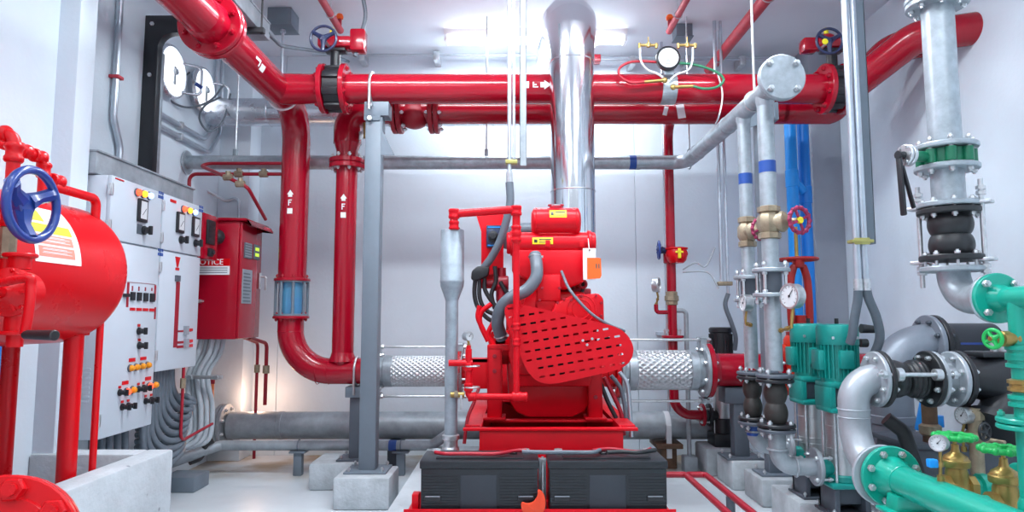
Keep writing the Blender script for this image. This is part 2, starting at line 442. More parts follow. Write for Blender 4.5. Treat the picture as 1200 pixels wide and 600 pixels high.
# sprinkler pipes
def sprinkler(x, z, y0, y1, r, head, label):
    t = thing('sprinkler_pipe', label, 'pipe', (x, y1, z))
    mb = MB(); mb.cyl((x, y0, z), (x, y1, z), r, n=20); obj('tube', mb, 'redp', t)
    for y in (y1 - .28, y1 - 1.3):
        mb = MB(); mb.torus((x, y, z), (0, 1, 0), r + .003, .005, 20, 6); mb.cyl((x, y, z + r), (x, y, ZC), .006, n=8); obj('hanger', mb, 'zinc', t)
    if head:
        mb = MB(); mb.cyl((x, y1 - .03, z), (x, y1 - .03, z + .075), .016, n=12); obj('nipple', mb, 'redd', t)
        mb = MB(); mb.lathe((x, y1 - .03, z + .075), (0, 0, 1), [(.014, 0), (.026, .006), (.028, .022), (.02, .04), (.012, .044)], 16); obj('sprinkler_head', mb, 'orange', t)
    return t
p = P(399, 36, 4.87); sprinkler(p.x, p.z, 1.2, 4.87, .026, True, 'faded red sprinkler pipe ending above the left handwheel valve')
p = P(784, 37, 4.87); sprinkler(p.x, p.z, 1.2, 4.87, .024, True, 'faded red sprinkler pipe ending above the round flow meter')
p = P(861, 44, 4.8); sprinkler(p.x, p.z, 1.2, 5.45, .042, False, 'thick red pipe running overhead between flow meter and blind flange')

# cable trunking at the upper left
t = thing('cable_trunking', 'grey sheet metal cable trunking under the ceiling at upper left', 'cable trunking', (-1.74, 3.2, 3.0))
mb = MB(); mb.box((-1.98, 1.6, 2.99), (-1.62, 4.3, 3.10), .004); obj('channel', mb, 'galvd', t)
mb = MB(); mb.box((-1.985, 1.6, 3.10), (-1.615, 4.3, 3.112), .003); obj('lid', mb, 'galvd', t)
for y in (2.6, 3.15, 4.1):
    mb = MB(); mb.box((-2.02, y - .02, 2.955), (-1.58, y + .02, 2.99), .003)
    for x in (-2.0, -1.60): mb.cyl((x, y, 2.95), (x, y, ZC), .006, n=8)
    obj('hanger', mb, 'black', t)
mb = MB(); mb.tube(fillet([(-1.63, 4.28, 3.04), (-1.60, 4.45, 3.02), (-1.45, 5.0, 3.2), (-1.40, 5.52, 3.33)], .15), .013, 10)
tag(obj('flexible_cable', mb, 'hose', at=(-1.6, 4.3, 3.04)), 'grey flexible cable leaving the end of the ceiling trunking', 'cable')

# ================================================================== left wall
p = P(143, 60, 3.9)
mb = MB(); mb.tube(fillet([(XL + .03, 3.95, ZC), (XL + .03, 3.95, 2.35), (XL + .03, 4.03, 2.2), (XL + .03, 4.03, 1.99)], .1), .02, 14)
t = tag(obj('wall_conduit_pipe', mb, 'conduit', at=(XL + .03, 3.95, 2.0)), 'grey conduit running down the left wall beside the black frame', 'conduit')
mb = MB(); mb.box((XL + .001, 3.92, 2.60), (XL + .062, 3.98, 2.62), .003); obj('clamp', mb, 'redp', t)

# black steel frame and round dials
t = thing('steel_frame', 'black steel frame with rounded inner corner on left wall', 'frame', (XL + .1, 4.3, 1.99))
pa, pb = P(160, 20, 4.3), P(181, 60, 4.3)
poly = [(XL + .001, 1.985), (-2.355, 1.985)]
cx, cz, r = -2.355 + .10, 2.94, .10
poly += [(cx - r * math.cos(a), cz + r * math.sin(a)) for a in [k * PI / 2 / 8 for k in range(9)]]
poly += [(-1.92, 3.04), (-1.92, 3.16), (XL + .001, 3.16)]
mb = MB(); mb.prism(poly, (0, 4.34, 0), (1, 0, 0), (0, 0, 1), .06, .003); obj('plate', mb, 'black', t)
mb = MB(); mb.box((-2.366, 4.34, 1.985), (-2.358, 4.38, 2.93), .003); obj('reveal', mb, 'galv', t)
for z in (2.75, 3.10):
    mb = MB(); mb.hexa((-2.40, 4.28, z), (0, -1, 0), .014, .01); obj('bolt', mb, 'zinc', t)
def wall_dial(px, py, R, label):
    c = PX(px, py, XL + .06)
    t = thing('round_lamp', label, 'wall lamp', (XL, c.y, c.z), 'round lamps on the left wall')
    mb = MB(); mb.lathe((XL, c.y, c.z), (1, 0, 0), [(R * .85, 0), (R * .9, .02), (R, .035), (R * 1.04, .05), (R * 1.0, .066), (R * .93, .068), (R * .92, .058)], 44); obj('case', mb, 'alum', t)
    mb = MB(); mb.lathe((XL + .060, c.y, c.z), (1, 0, 0), [(R * .925, 0), (R * .7, .008), (R * .3, .012), (0, .013)], 44); obj('lens', mb, 'lamplens', t)
    mb = MB()
    mb.box((XL + .07, c.y - .012, c.z - R * .5), (XL + .078, c.y + .012, c.z + R * .2), .003); mb.cyl((XL + .068, c.y, c.z), (XL + .09, c.y, c.z), R * .12, n=14); obj('socket', mb, 'galv', t)
    mb = MB(); mb.tube(fillet([(XL + .05, c.y + R * .7, c.z + R * .6), (XL + .16, c.y + R * 1.15, c.z + R * .6), (XL + .16, c.y + R * 1.15, c.z - R * .55), (XL + .05, c.y + R * .7, c.z - R * .55)], .04), .011, 10); obj('guard_bar', mb, 'alum', t)
    mb = MB(); mb.cyl((XL + .13, c.y + R * 1.0, c.z - R * .1), (XL + .17, c.y + R * 1.12, c.z - R * .25), .014, n=10); obj('cable_gland', mb, 'blue', t)
    return t
M['lamplens'] = mat('lit white lens', (.96, .97, 1), .25, emis=(.92, .95, 1), es=1.0)
wall_dial(203, 84, .185, 'bright round lamp on the left wall nearest the black frame')
wall_dial(240, 106, .175, 'bright round lamp on left wall beyond the first one')
for i, pts in enumerate([[(196, 100, 4.72), (200, 118, 4.66), (222, 126, 4.8), (246, 118, 4.95), (262, 100, 5.1)], [(222, 85, 4.9), (205, 96, 4.75), (192, 92, 4.6)], [(258, 114, 5.1), (240, 124, 4.95), (234, 140, 4.9), (246, 154, 4.95), (262, 140, 5.1), (270, 110, 5.2)]]):
    mb = MB(); q = [P(*a) for a in pts]; mb.tube(spline(q, 8), .008, 8)
    tag(obj('lamp_cable', mb, 'hose', at=q[0]), ['long drooping grey cable below the nearer round lamp', 'short grey cable looping across the nearer round lamp', 'looped grey cable hanging below the farther round lamp'][i], 'cable')
for i, (dz, lab) in enumerate([(0, 'upper of two parallel steel conduits low on left wall'), (-.085, 'lower of two parallel steel conduits low on left wall')]):
    x = XL + .03; z = 2.545 + dz
    mb = MB(); mb.tube(fillet([(x, 4.42, z), (x, 5.15 + i * .08, z), (x, 5.30 + i * .10, z + .2), (x, 5.30 + i * .10, 3.3)], .12), .016, 12)
    t = tag(obj('wall_conduit_run', mb, 'conduit', at=(x, 4.4, z)), lab, 'conduit', 'parallel conduits on the left wall')
    for y in (4.75,):
        mb = MB(); mb.box((XL, y - .015, z - .026), (x + .02, y + .015, z + .026), .003); obj('clamp', mb, 'zinc', t)

# sheet metal wireway on top of the cabinets
mb = MB(); mb.box((XL, 3.255, 1.865), (-2.07, 4.27, 1.975), .004); t = tag(obj('cable_wireway', mb, 'galvd', at=(-2.25, 3.8, 1.87)), 'dull sheet metal wireway lying on top of the cabinets', 'wireway')
mb = MB(); mb.box((XL, 3.253, 1.975), (-2.06, 4.275, 1.985), .002); obj('lid', mb, 'galvd', t)

# ---------------------------------------------------------------- control cabinets
FX = -2.0
def on(px, py): return PX(px, py, FX)
def lamp_(par, px, py, m, r=.017):
    c = on(px, py); mb = MB(); mb.use('steeldk').lathe((FX + .001, c.y, c.z), (1, 0, 0), [(r * 1.25, 0), (r * 1.25, .006), (r, .008)], 18)
    mb.use(m).lathe((FX + .006, c.y, c.z), (1, 0, 0), [(r, 0), (r, .012), (r * .7, .02), (0, .023)], 18); return obj('pilot_lamp', mb, None, par)
def switch_(par, px, py, m='black', r=.017, rednib=False):
    c = on(px, py); mb = MB(); mb.use('black').lathe((FX + .001, c.y, c.z), (1, 0, 0), [(r * 1.15, 0), (r * 1.15, .008), (r * .8, .01), (r * .8, .03), (r * .7, .034)], 18)
    mb.use(m).box((FX + .03, c.y - r * .3, c.z - r * 1.1), (FX + .05, c.y + r * .3, c.z + r * 1.1), .003)
    if rednib: mb.use('redt').box((FX + .001, c.y - r * .7, c.z + r * 1.4), (FX + .004, c.y + r * .7, c.z + r * 2.2))
    return obj('selector_switch', mb, None, par)
def plate_(par, x0, y0, x1, y1, m, name='label_plate', t=.003):
    a, b = on(x0, y0), on(x1, y1); z0, z1 = sorted((a.z, b.z)); mb = MB(); mb.box((FX, a.y, z0), (FX + t, b.y, z1)); return obj(name, mb, m, par)
def meter_(par, px, py, w=.085, h=.125):
    c = on(px, py); mb = MB(); mb.use('black').box((FX, c.y - w / 2, c.z - h / 2), (FX + .016, c.y + w / 2, c.z + h / 2), .004)
    mb.use('dial').box((FX + .014, c.y - w * .34, c.z - h * .36), (FX + .0175, c.y + w * .34, c.z + h * .40))
    mb.use('black').obox((FX + .0185, c.y + w * .02, c.z - h * .05), (0, .7, .8), (1, 0, 0), w * .6, .001, .003); return obj('panel_meter', mb, None, par)
def cabinet(y0, y1, z0, zs, z1, label):
    t = thing('control_cabinet', label, 'cabinet', (-2.2, (y0 + y1) / 2, z0), 'electrical cabinets')
    mb = MB(); mb.box((XL, y0, z0), (FX - .022, y1, z1), .004)
    for k in range(8): mb.box((FX - .10, y0 - .003, z0 + .18 + k * .022), (FX - .05, y0 + .001, z0 + .19 + k * .022))
    obj('body', mb, 'cab', t)
    mb = MB(); mb.box((FX - .024, y0 + .004, zs + .004), (FX, y1 - .004, z1), .005); up = obj('upper_door', mb, 'cab', t)
    mb = MB(); mb.box((FX - .024, y0 + .004, z0), (FX, y1 - .004, zs - .004), .005); lo = obj('lower_door', mb, 'cab', t)
    for dr, zz in ((up, (zs + .07, z1 - .07)), (lo, (z0 + .09, zs - .1))):
        for z in zz:
            mb = MB(); mb.box((FX - .012, y0 - .008, z - .03), (FX + .005, y0 + .018, z + .03), .003); mb.cyl((FX + .003, y0 + .002, z - .03), (FX + .003, y0 + .002, z + .03), .006, n=10); obj('hinge', mb, 'zinc', dr)
    return t, up, lo
ca, up, lo = cabinet(3.275, 3.765, .56, 1.535, 1.86, 'taller pale grey control cabinet reaching lower, nearest the red tank')
plate_(up, 135, 208, 145, 213, 'redt')
for px, py, m in ((160, 225.5, 'lampr'), (167, 227.5, 'lampo'), (174, 229.5, 'lampb')): lamp_(up, px, py, m, .018)
meter_(up, 165.5, 247); switch_(up, 168, 270, r=.022); plate_(up, 160.5, 262, 166, 275, 'steeldk')
def logo_(par, px, py):
    c = on(px, py); mb = MB()
    for k in range(4): mb.box((FX, c.y - .028 + k * .015, c.z - .014), (FX + .002, c.y - .018 + k * .015, c.z + .004))
    for k in range(3): mb.box((FX, c.y - .026 + k * .02, c.z + .01), (FX + .002, c.y - .014 + k * .02, c.z + .026))
    obj('emblem_plate', mb, 'bluet', par)
logo_(up, 188.5, 230); logo_(lo, 188, 297)
for k in range(4):                                    # breaker row and its red mimic lines
    px = 155 + 7.6 * k; plate_(lo, px - 2.3, 342 + k * .6, px + 1.7, 352 + k * .6, 'black', 'breaker', .010)
    plate_(lo, px - .5, 335 + k * .8, px + .5, 341, 'redd', 'mimic_line', .002); plate_(lo, px - 3, 360.5 + k * .3, px + 3, 364 + k * .3, 'redt')
plate_(lo, 149, 330.6, 182, 333.2, 'redd', 'mimic_line', .002); plate_(lo, 149, 331, 150, 360, 'redd', 'mimic_line', .002); plate_(lo, 181, 334, 182, 352, 'redd', 'mimic_line', .002); plate_(lo, 181, 360, 182, 374, 'redd', 'mimic_line', .002)
plate_(lo, 144, 344, 148, 348, 'black', 'breaker', .02)
switch_(lo, 162, 388, rednib=True); switch_(lo, 162.5, 405, rednib=True)
plate_(lo, 151, 420, 158, 423.5, 'redt'); plate_(lo, 164.5, 418.5, 171, 421.5, 'redt')
for k in range(4): lamp_(lo, 151.5 + 6.7 * k, 431.5 - 1.2 * k, 'lampoff', .016)
plate_(lo, 143, 447, 150, 450, 'redt'); plate_(lo, 170, 442, 176.5, 445, 'redt')
for px, py, m in ((147, 459, 'lampr'), (154, 457, 'lampoff'), (173.5, 452.5, 'lampr'), (180, 451, 'lampoff')): lamp_(lo, px, py, m, .017)
for px, py in ((139.5, 460), (161.5, 456), (167.5, 454.5), (142.5, 477), (149.5, 475.5), (170, 470), (176.5, 468.5)): switch_(lo, px, py, rednib=True, r=.015)
cb, up, lo = cabinet(3.77, 4.26, .845, 1.535, 1.86, 'shorter pale grey control cabinet hanging higher, beside the red controller box')
plate_(up, 199.5, 233, 206, 238.5, 'redt')
for px, py, m in ((214, 245, 'lampr'), (220.5, 247, 'lampo'), (226.5, 249, 'lampb')): lamp_(up, px, py, m, .018)
meter_(up, 210, 261); meter_(up, 228, 266); switch_(up, 211.5, 281, r=.021); switch_(up, 228.5, 285, r=.021); logo_(up, 235.5, 246)
c = on(208, 307); mb = MB(); mb.prism([(-.03, .03), (.03, .03), (.008, -.03), (-.008, -.03)], (FX, c.y, c.z), (0, 1, 0), (0, 0, 1), .002); mb.box((FX, c.y - .022, c.z - .05), (FX + .002, c.y + .022, c.z - .034)); obj('warning_emblem', mb, 'redt', lo)
plate_(lo, 205, 322.5, 209, 330, 'steeldk', 'breaker', .014); plate_(lo, 206.4, 330, 207.3, 407, 'redd', 'mimic_line', .002)
for y in (388, 401, 406): plate_(lo, 207, y - .8, 224, y + .6, 'redd', 'mimic_line', .002)
for y in (387, 402): plate_(lo, 215, y - 5, 218.5, y + 5, 'greyp', 'breaker', .016)
for y in (387, 400, 405.5): plate_(lo, 220.5, y - 2, 225.5, y + 1, 'redt')

# small red annunciator beside the cabinets
t = thing('alarm_panel', 'small red alarm panel with black screen right of the cabinets', 'alarm panel', (-2.1, 4.4, 1.5))
mb = MB(); mb.box((-2.2, 4.275, 1.53), (FX, 4.50, 1.83), .006); obj('body', mb, 'red', t)
mb = MB(); mb.box((FX, 4.315, 1.63), (FX + .014, 4.43, 1.79), .005)
for k in range(4): mb.use('greyp').box((FX + .012, 4.33, 1.655 + k * .032), (FX + .016, 4.415, 1.672 + k * .032)); mb.use('black')
mb.mats[0] = M['black']; obj('screen', mb, None, t)
mb = MB(); mb.box((FX, 4.345, 1.55), (FX + .02, 4.405, 1.605), .006); mb.cyl((FX + .02, 4.375, 1.578), (FX + .035, 4.375, 1.578), .014, n=14); obj('rotary_switch', mb, 'black', t)
mb = MB(); mb.lathe((FX - .03, 4.50, 1.70), (0, 1, 0), [(.03, 0), (.05, .02), (.055, .05), (.04, .055)], 20); obj('horn', mb, 'black', t)
mb = MB(); mb.box((XL, 4.30, 1.56), (-2.2, 4.33, 1.80), .003); obj('bracket', mb, 'steelgrey', t)

# red pump controller
x1, y0, y1, z0, z1 = -1.88, 4.60, 4.98, 1.0, 1.82
t = thing('pump_controller', 'red steel pump controller box with drip roof on left wall', 'controller box', (-2.15, 4.8, z0))
mb = MB(); mb.box((XL, y0, z0), (x1 - .02, y1, z1), .005); obj('body', mb, 'red', t)
mb = MB(); mb.box((x1 - .02, y0 + .004, z0 + .004), (x1, y1 - .004, z1 - .004), .005); door = obj('door', mb, 'red', t)
mb = MB(); mb.prism([(0, 0), (.62, -.0), (.64, -.03), (.635, -.035), (.6, .018), (0, .03)], (XL, y1 + .03, z1 - .0), (1, 0, 0), (0, 0, 1), (y1 - y0) + .05, .002); obj('drip_roof', mb, 'red', t)
def pl(px0, py0, px1, py1, m, name, par=door, tt=.006):
    a, b = PX(px0, py0, x1), PX(px1, py1, x1); mb = MB(); mb.use(m).box((x1, a.y, min(a.z, b.z)), (x1 + tt, b.y, max(a.z, b.z)), .001, 1)
    return mb, a, b
mb, a, b = pl(286, 284, 294.5, 304, 'steeldk', 'x')
for k in range(6): mb.use('greyp').box((x1 + .005, a.y + .012, b.z + .01 + k * .018), (x1 + .0075, b.y - .012, b.z + .02 + k * .018))
obj('instruction_plate', mb, None, door)
mb, a, b = pl(297, 286, 303.5, 305, 'steeldk', 'x'); h = a.z - b.z
for k in range(2): mb.use('lcd').box((x1 + .005, a.y + .025, b.z + h * (.2 + .38 * k)), (x1 + .009, b.y - .025, b.z + h * (.42 + .38 * k)))
obj('display', mb, None, door)
mb, a, b = pl(284, 315, 293.5, 356, 'greyp', 'x')
for k in range(9): mb.use('steeldk').box((x1 + .005, a.y + .012, b.z + .012 + k * .024), (x1 + .007, b.y - .02 - .01 * (k % 3), b.z + .022 + k * .024))
obj('instruction_plate', mb, None, door)
mb = MB(); mb.box((x1, y1 - .05, 1.36), (x1 + .012, y1 - .02, 1.48), .004); mb.tube(fillet([(x1 + .01, y1 - .035, 1.45), (x1 + .05, y1 - .035, 1.45), (x1 + .05, y1 - .035, 1.35)], .015), .009, 10); obj('handle', mb, 'zinc', door)
c = P(236, 353, y0); mb = MB(); mb.cyl((c.x, y0, c.z), (c.x, y0 - .04, c.z), .012, n=12); mb.box((c.x - .03, y0 - .035, c.z - .006), (c.x + .03, y0 - .025, c.z + .006), .002); obj('latch', mb, 'zinc', t)
a, b = P(219, 305, y0), P(269, 322, y0)
mb = MB(); mb.use('redt').box((a.x, y0 - .004, a.z - .04), (b.x, y0, a.z + .012)); mb.use('white').box((a.x, y0 - .004, b.z), (b.x, y0, a.z - .04))
for k in range(3): mb.use('greyp').box((a.x + .02, y0 - .0055, b.z + .012 + k * .016), (b.x - .015, y0 - .003, b.z + .018 + k * .016))
mb.use('white').text('NOTICE', ((a.x + b.x) / 2, y0 - .005, a.z - .014), (1, 0, 0), (0, 0, 1), .058)
obj('notice_sign', mb, None, t)
# ---------------------------------------------------------------- cable conduits beneath the cabinets
hk = 0
def chose(pts, r, m, label, group='flexible conduits under the cabinets'):
    mb = MB(); mb.tube(spline(pts, 8), r, 12); return tag(obj('flexible_conduit', mb, m, at=pts[-1]), label, 'conduit', group)
for k in range(9):
    x = -2.38 + .0 * k; y = 3.84 + .045 * k; zf = .03
    yy_ = 3.82 + .036 * k; zb_ = .30 + .040 * k
    chose([(-2.08, yy_, .86), (-2.08, yy_, zb_ + .26), (-2.075, yy_ + .02, zb_ + .10), (-2.05, yy_ + .09, zb_ + .012), (-2.03, yy_ + .20, zb_ - .01), (-2.04, 4.20 + .01 * k, zb_ + .02), (-2.12, 4.30, zb_ + .03), (-2.40, 4.34, zb_ - .02)], .019, 'hose', 'grey flexible conduit, %s loop of the swooping bundle under the shorter cabinet' % ('lowest', 'second lowest', 'third lowest', 'fourth lowest', 'middle', 'fourth highest', 'third highest', 'second highest', 'highest')[k])
for k in range(5):
    y = 3.40 + .07 * k
    chose([(-2.1, y, .57), (-2.1, y + .01, .45), (-2.12, y + .06, .25), (-2.2, y + .14, .08), (-2.3, y + .2, .02)], .019, 'hose', 'grey flexible conduit dropping below the taller cabinet, %s from the left' % ('first', 'second', 'third', 'fourth', 'fifth')[k])
for k in range(6):
    x = -2.19 + .026 * k; y = 4.66 + .03 * (k % 3)
    chose([(x + .03, y, 1.0), (x + .01, y, .90), (x - .05 - .004 * k, y, .74), (x - .03, y, .52), (x - .02 - .004 * k, y - .02, .36 - .01 * k), (x - .10 - .012 * k, y - .10, .25 + .005 * k), (-2.28, y - .2, .22 + .02 * k), (-2.42, y - .3, .2 + .03 * k)], .017, 'hosel', 'pale grey flexible conduit below the red controller box, %s from the left' % ('first', 'second', 'third', 'fourth', 'fifth', 'sixth')[k], 'flexible conduits under the red controller')
t = thing('conduit_clamp', 'steel strut clamp holding pale conduits under the red controller', 'clamp', (-2.1, 4.63, .82))
mb = MB(); mb.box((-2.24, 4.60, .73), (-1.98, 4.625, .755), .003); obj('strut', mb, 'zinc', t)
for x in (-2.2, -2.02): mb = MB(); mb.cyl((x, 4.59, .742), (x, 4.66, .742), .016, n=10); obj('nut', mb, 'zinc', t)
for x, y0_, z1_, lab in ((-2.30, 4.85, .60, 'left orange stub tube below the red controller'), (-2.22, 5.0, .66, 'right orange stub tube below the red controller')):
    mb = MB(); mb.use('copper').cyl((x, y0_, .25), (x, y0_, z1_), .013, n=14); mb.use('redd').cyl((x, y0_, z1_), (x, y0_, z1_ + .03), .016, n=14); tag(obj('orange_tube', mb, None, at=(x, y0_, .25)), lab, 'tube')
# thin red pipes
for pts, lab, r in (([(-2.01, 4.12, .85), (-2.01, 4.12, .40), (-2.01, 4.55, .44)], 'thin dark red pipe dropping beside the shorter cabinet', .009),
                    ([(-2.0, 5.0, 1.0), (-2.0, 5.28, .95), (-2.0, 5.28, .06)], 'thin dark red pipe below the controller, left of two', .012),
                    ([(-1.93, 4.93, 1.0), (-1.90, 5.2, .95), (-1.90, 5.2, .48)], 'thin dark red pipe below the controller, right of two', .014)):
    mb = MB(); mb.tube(fillet(pts, .05), r, 12); t = tag(obj('drain_pipe', mb, 'redd', at=pts[-1]), lab, 'pipe')
    z = .62
    mb = MB(); q = pts[-2]; mb.cyl((q[0], q[1], .72), (q[0], q[1], .78), r * 1.9, n=8); obj('union', mb, 'bronze', t)
# sensing lines by the back left corner
def sense(pts, r, m, fit, lab):
    t = thing('sensing_line', lab, 'pipe', pts[0]); mb = MB(); mb.tube(fillet(pts, .05), r, 12); obj('tube', mb, m, t)
    for f in fit:
        f = V(f); mb = MB(); mb.cyl(f - V((.03, 0, 0)), f + V((.03, 0, 0)), r * 1.9, n=8, bev=.003); mb.cyl(f, f + V((0, 0, .04)), r * 1.5, n=8); obj('brass_fitting', mb, 'bronze', t)
a = P(222, 235, 4.75); b = P(222, 204, 4.75); c = P(336, 205.5, 4.75)
sense([(a.x, 4.75, 1.7), b, (c.x, 4.75, b.z)], .013, 'redd', [(-1.98, 4.75, b.z), (-1.80, 4.75, b.z)], 'dark red sensing pipe rising by cabinets then running right')
a = P(330, 191.5, 4.70); b = P(228, 191.5, 4.70); c = P(262, 206, 4.45); d = P(290, 219, 4.45)
sense([a, b, c, d, (d.x, 4.8, 1.86)], .012, 'redd', [(c.x + .03, 4.45, c.z - .01), (d.x - .05, 4.45, d.z + .02)], 'dark red sensing pipe with brass cocks above the controller')
mb = MB(); mb.tube(fillet([P(222, 212, 5.15), P(265, 236, 5.44), P(280, 230, 5.45), P(280, 260, 5.45)], .05), .012, 10); tag(obj('corner_conduit', mb, 'conduit', at=P(280, 260, 5.45)), 'thin grey conduit bending in the back left corner', 'conduit')

# ---------------------------------------------------------------- fuel tank in its concrete bund
mb = MB()
bx0, bx1, by0, by1, bz, w = -2.2, -1.60, .6, 3.22, .53, .12
mb.box((bx1 - w, by0, 0), (bx1, by1, bz), .012); mb.box((bx0, by1 - w, 0), (bx1 - w + .002, by1, bz), .012); mb.box((bx0, by0, 0), (bx1 - w + .002, by0 + w, bz), .012); mb.box((bx0, by0 + w - .01, 0), (bx1 - w + .01, by1 - w + .01, .06))
M['bund'] = mat('bund concrete', (.50, .54, .57), .75, noise=.14, scale=5, bump=.4, bscale=35)
def pits(m):                                           # blow holes in the cast face
    nt = m.node_tree; b = nt.nodes['Principled BSDF']; base = b.inputs['Base Color'].links[0].from_socket
    tc = nt.nodes.new('ShaderNodeTexCoord'); v = nt.nodes.new('ShaderNodeTexVoronoi'); v.inputs['Scale'].default_value = 9; nt.links.new(tc.outputs['Object'], v.inputs['Vector'])
    r = nt.nodes.new('ShaderNodeValToRGB'); r.color_ramp.elements[0].position = .06; r.color_ramp.elements[0].color = (1, 1, 1, 1); r.color_ramp.elements[1].position = .10; r.color_ramp.elements[1].color = (0, 0, 0, 1)
    nt.links.new(v.outputs['Distance'], r.inputs['Fac'])
    mx = nt.nodes.new('ShaderNodeMix'); mx.data_type = 'RGBA'; nt.links.new(r.outputs['Color'], mx.inputs['Factor']); nt.links.new(base, mx.inputs['A']); mx.inputs['B'].default_value = (.25, .27, .3, 1)
    nt.links.new(mx.outputs['Result'], b.inputs['Base Color'])
pits(M['bund'])
tag(obj('concrete_bund', mb, 'bund', at=(-1.9, 1.9, 0)), 'pale concrete bund wall around the red tank leg', 'bund')

tx, tz, tr, ty0, ty1 = -1.895, 1.33, .285, .7, 2.77
t = thing('fuel_tank', 'glossy red horizontal fuel tank with paper notice at left', 'tank', (tx, 2.2, .06))
prof = [(0, -.09)] + [(tr * math.sin(a), -.09 * math.cos(a)) for a in [k * PI / 2 / 8 for k in range(1, 8)]] + [(tr, 0), (tr, .02), (tr, ty1 - ty0 - .02), (tr, ty1 - ty0)] + [(tr * math.cos(a), (ty1 - ty0) + .10 * math.sin(a)) for a in [k * PI / 2 / 8 for k in range(1, 8)]] + [(0, ty1 - ty0 + .10)]
mb = MB(); mb.lathe((tx, ty0, tz), (0, 1, 0), prof, 64); obj('shell', mb, 'redt', t)
for x in (-1.79, -2.05):
    for y in (2.74, 1.2):
        mb = MB(); mb.cyl((x, y, .058), (x, y, tz - .15), .036, n=24); mb.box((x - .05, y - .04, tz - .255), (x + .035, y + .05, tz - .10), .006) if x > -1.9 else None
        mb.box((x - .06, y - .06, .058), (x + .06, y + .06, .07), .003); obj('leg', mb, 'redt', t)
mb = MB(); mb.cyl((-1.735, 2.82, .07), (-1.735, 2.82, 1.16), .014, n=16); obj('drain_tube', mb, 'redt', t)
# paper notice wrapped on the shell
mb = MB()
def patch(y0, y1, a0, a1, m, lift):
    y0, y1 = 2.24 + (y0 - 2.02) * .857, 2.24 + (y1 - 2.02) * .857
    mb.use(m); n = 14; vs = []; fs = []
    for i in range(n + 1):
        a = math.radians(a0 + (a1 - a0) * i / n); R = tr + lift
        vs += [(tx + R * math.cos(a), y0, tz + R * math.sin(a)), (tx + R * math.cos(a), y1, tz + R * math.sin(a))]
    for i in range(n): fs.append((2 * i, 2 * i + 1, 2 * i + 3, 2 * i + 2))
    mb.add(vs, fs)
patch(2.02, 2.30, 2, 48, 'white', .0012); patch(2.03, 2.27, 23.5, 31, 'yel2', .0018); patch(2.04, 2.26, 15, 22, 'pink', .0018); patch(2.04, 2.26, 6, 13.5, 'pink', .0018); patch(2.03, 2.13, 33, 44, 'yel2', .0018); patch(2.16, 2.26, 33, 45, 'tape', .0018)
for k in range(2):
    for a in (17, 19.5, 8.5, 11): patch(2.06 + .005 * k, 2.24 - .03 * k, a + k * .8, a + k * .8 + .35, 'white', .0024)
obj('notice_sheet', mb, None, t)

# vent and gauge pipes over the tank
def vent(pts, r, fits, lab, m='redt'):
    t = thing('vent_pipe', lab, 'pipe', pts[-1]); mb = MB(); mb.tube(fillet(pts, r * 1.8), r, 16); obj('tube', mb, m, t)
    for c, d in fits:
        c, d = V(c), V(d).normalized(); mb = MB(); mb.lathe(c - d * r * 1.6, d, [(r * 1.25, 0), (r * 1.45, r * .3), (r * 1.45, r * .8), (r * 1.22, r * 1.1), (r * 1.22, r * 2.1), (r * 1.45, r * 2.4), (r * 1.45, r * 2.9), (r * 1.25, r * 3.2)], 18); obj('coupling', mb, m, t)
    return t
a, b, c = P(2, 158, 1.95), P(18, 157, 2.05), P(14, 330, 2.05); c.x = b.x
vent([(b.x - .5, 2.05, b.z), b, (b.x, 2.05, 1.27)], .019, [((b.x - .05, 2.05, b.z), (1, 0, 0)), ((b.x, 2.05, b.z - .06), (0, 0, 1)), ((b.x, 2.05, 1.46), (0, 0, 1))], 'upright red pipe with elbow in front of the tank')
x = -1.76; z = PX(38, 181, x).z
y2 = PX(52, 190, x).y
vent([(x, 1.5, z), (x, y2, z), (x, y2, tz + .2)], .018, [(PX(27, 176, x), (0, 1, 0)), ((x, y2 - .035, z), (0, 1, 0)), ((x, y2, z - .045), (0, 0, 1))], 'short red vent pipe turning down onto the tank top')
x = -1.74; q = PX(113, 233, x); z = q.z
vent([(x, PX(60, 208, x).y, z), (x, q.y, z), (x, q.y, tz + .19)], .018, [(PX(66, 212, x), (0, 1, 0))], 'longer red vent pipe turning down at the tank end')
# blue handwheel valve
c = P(38, 240, 2.0)
t = thing('gate_valve', 'red gate valve with large blue handwheel in front of tank', 'valve', (c.x - .2, 2.0, c.z))
handwheel(t, c, (1, 0, 0), .106, .0135, 3, 'blue', hubr=.034, dish=.03, flat=True)
mb = MB(); mb.use('navy').cyl((c.x - .075, 2.0, c.z), (c.x - .03, 2.0, c.z), .026, n=18, bev=.003); mb.use('brown').cyl((c.x - .24, 2.0, c.z), (c.x - .07, 2.0, c.z), .013, n=14); obj('stem', mb, None, t)
mb = MB(); mb.cyl((c.x - .36, 2.0, c.z), (c.x - .20, 2.0, c.z), .045, n=20, bev=.006); mb.cyl((c.x - .30, 2.0, c.z - .10), (c.x - .30, 2.0, c.z + .10), .03, n=20); obj('body', mb, 'redt', t)
mb = MB(); mb.box((b.x - .08, 2.035, 1.375), (b.x + .012, 2.065, 1.40), .005); mb.cyl((b.x - .0, 2.05, 1.33), (b.x, 2.05, 1.43), .024, n=8, bev=.004); tag(obj('pipe_union', mb, 'bronze', at=(b.x, 2.05, 1.33)), 'weathered bronze union on the upright red pipe at left', 'union')
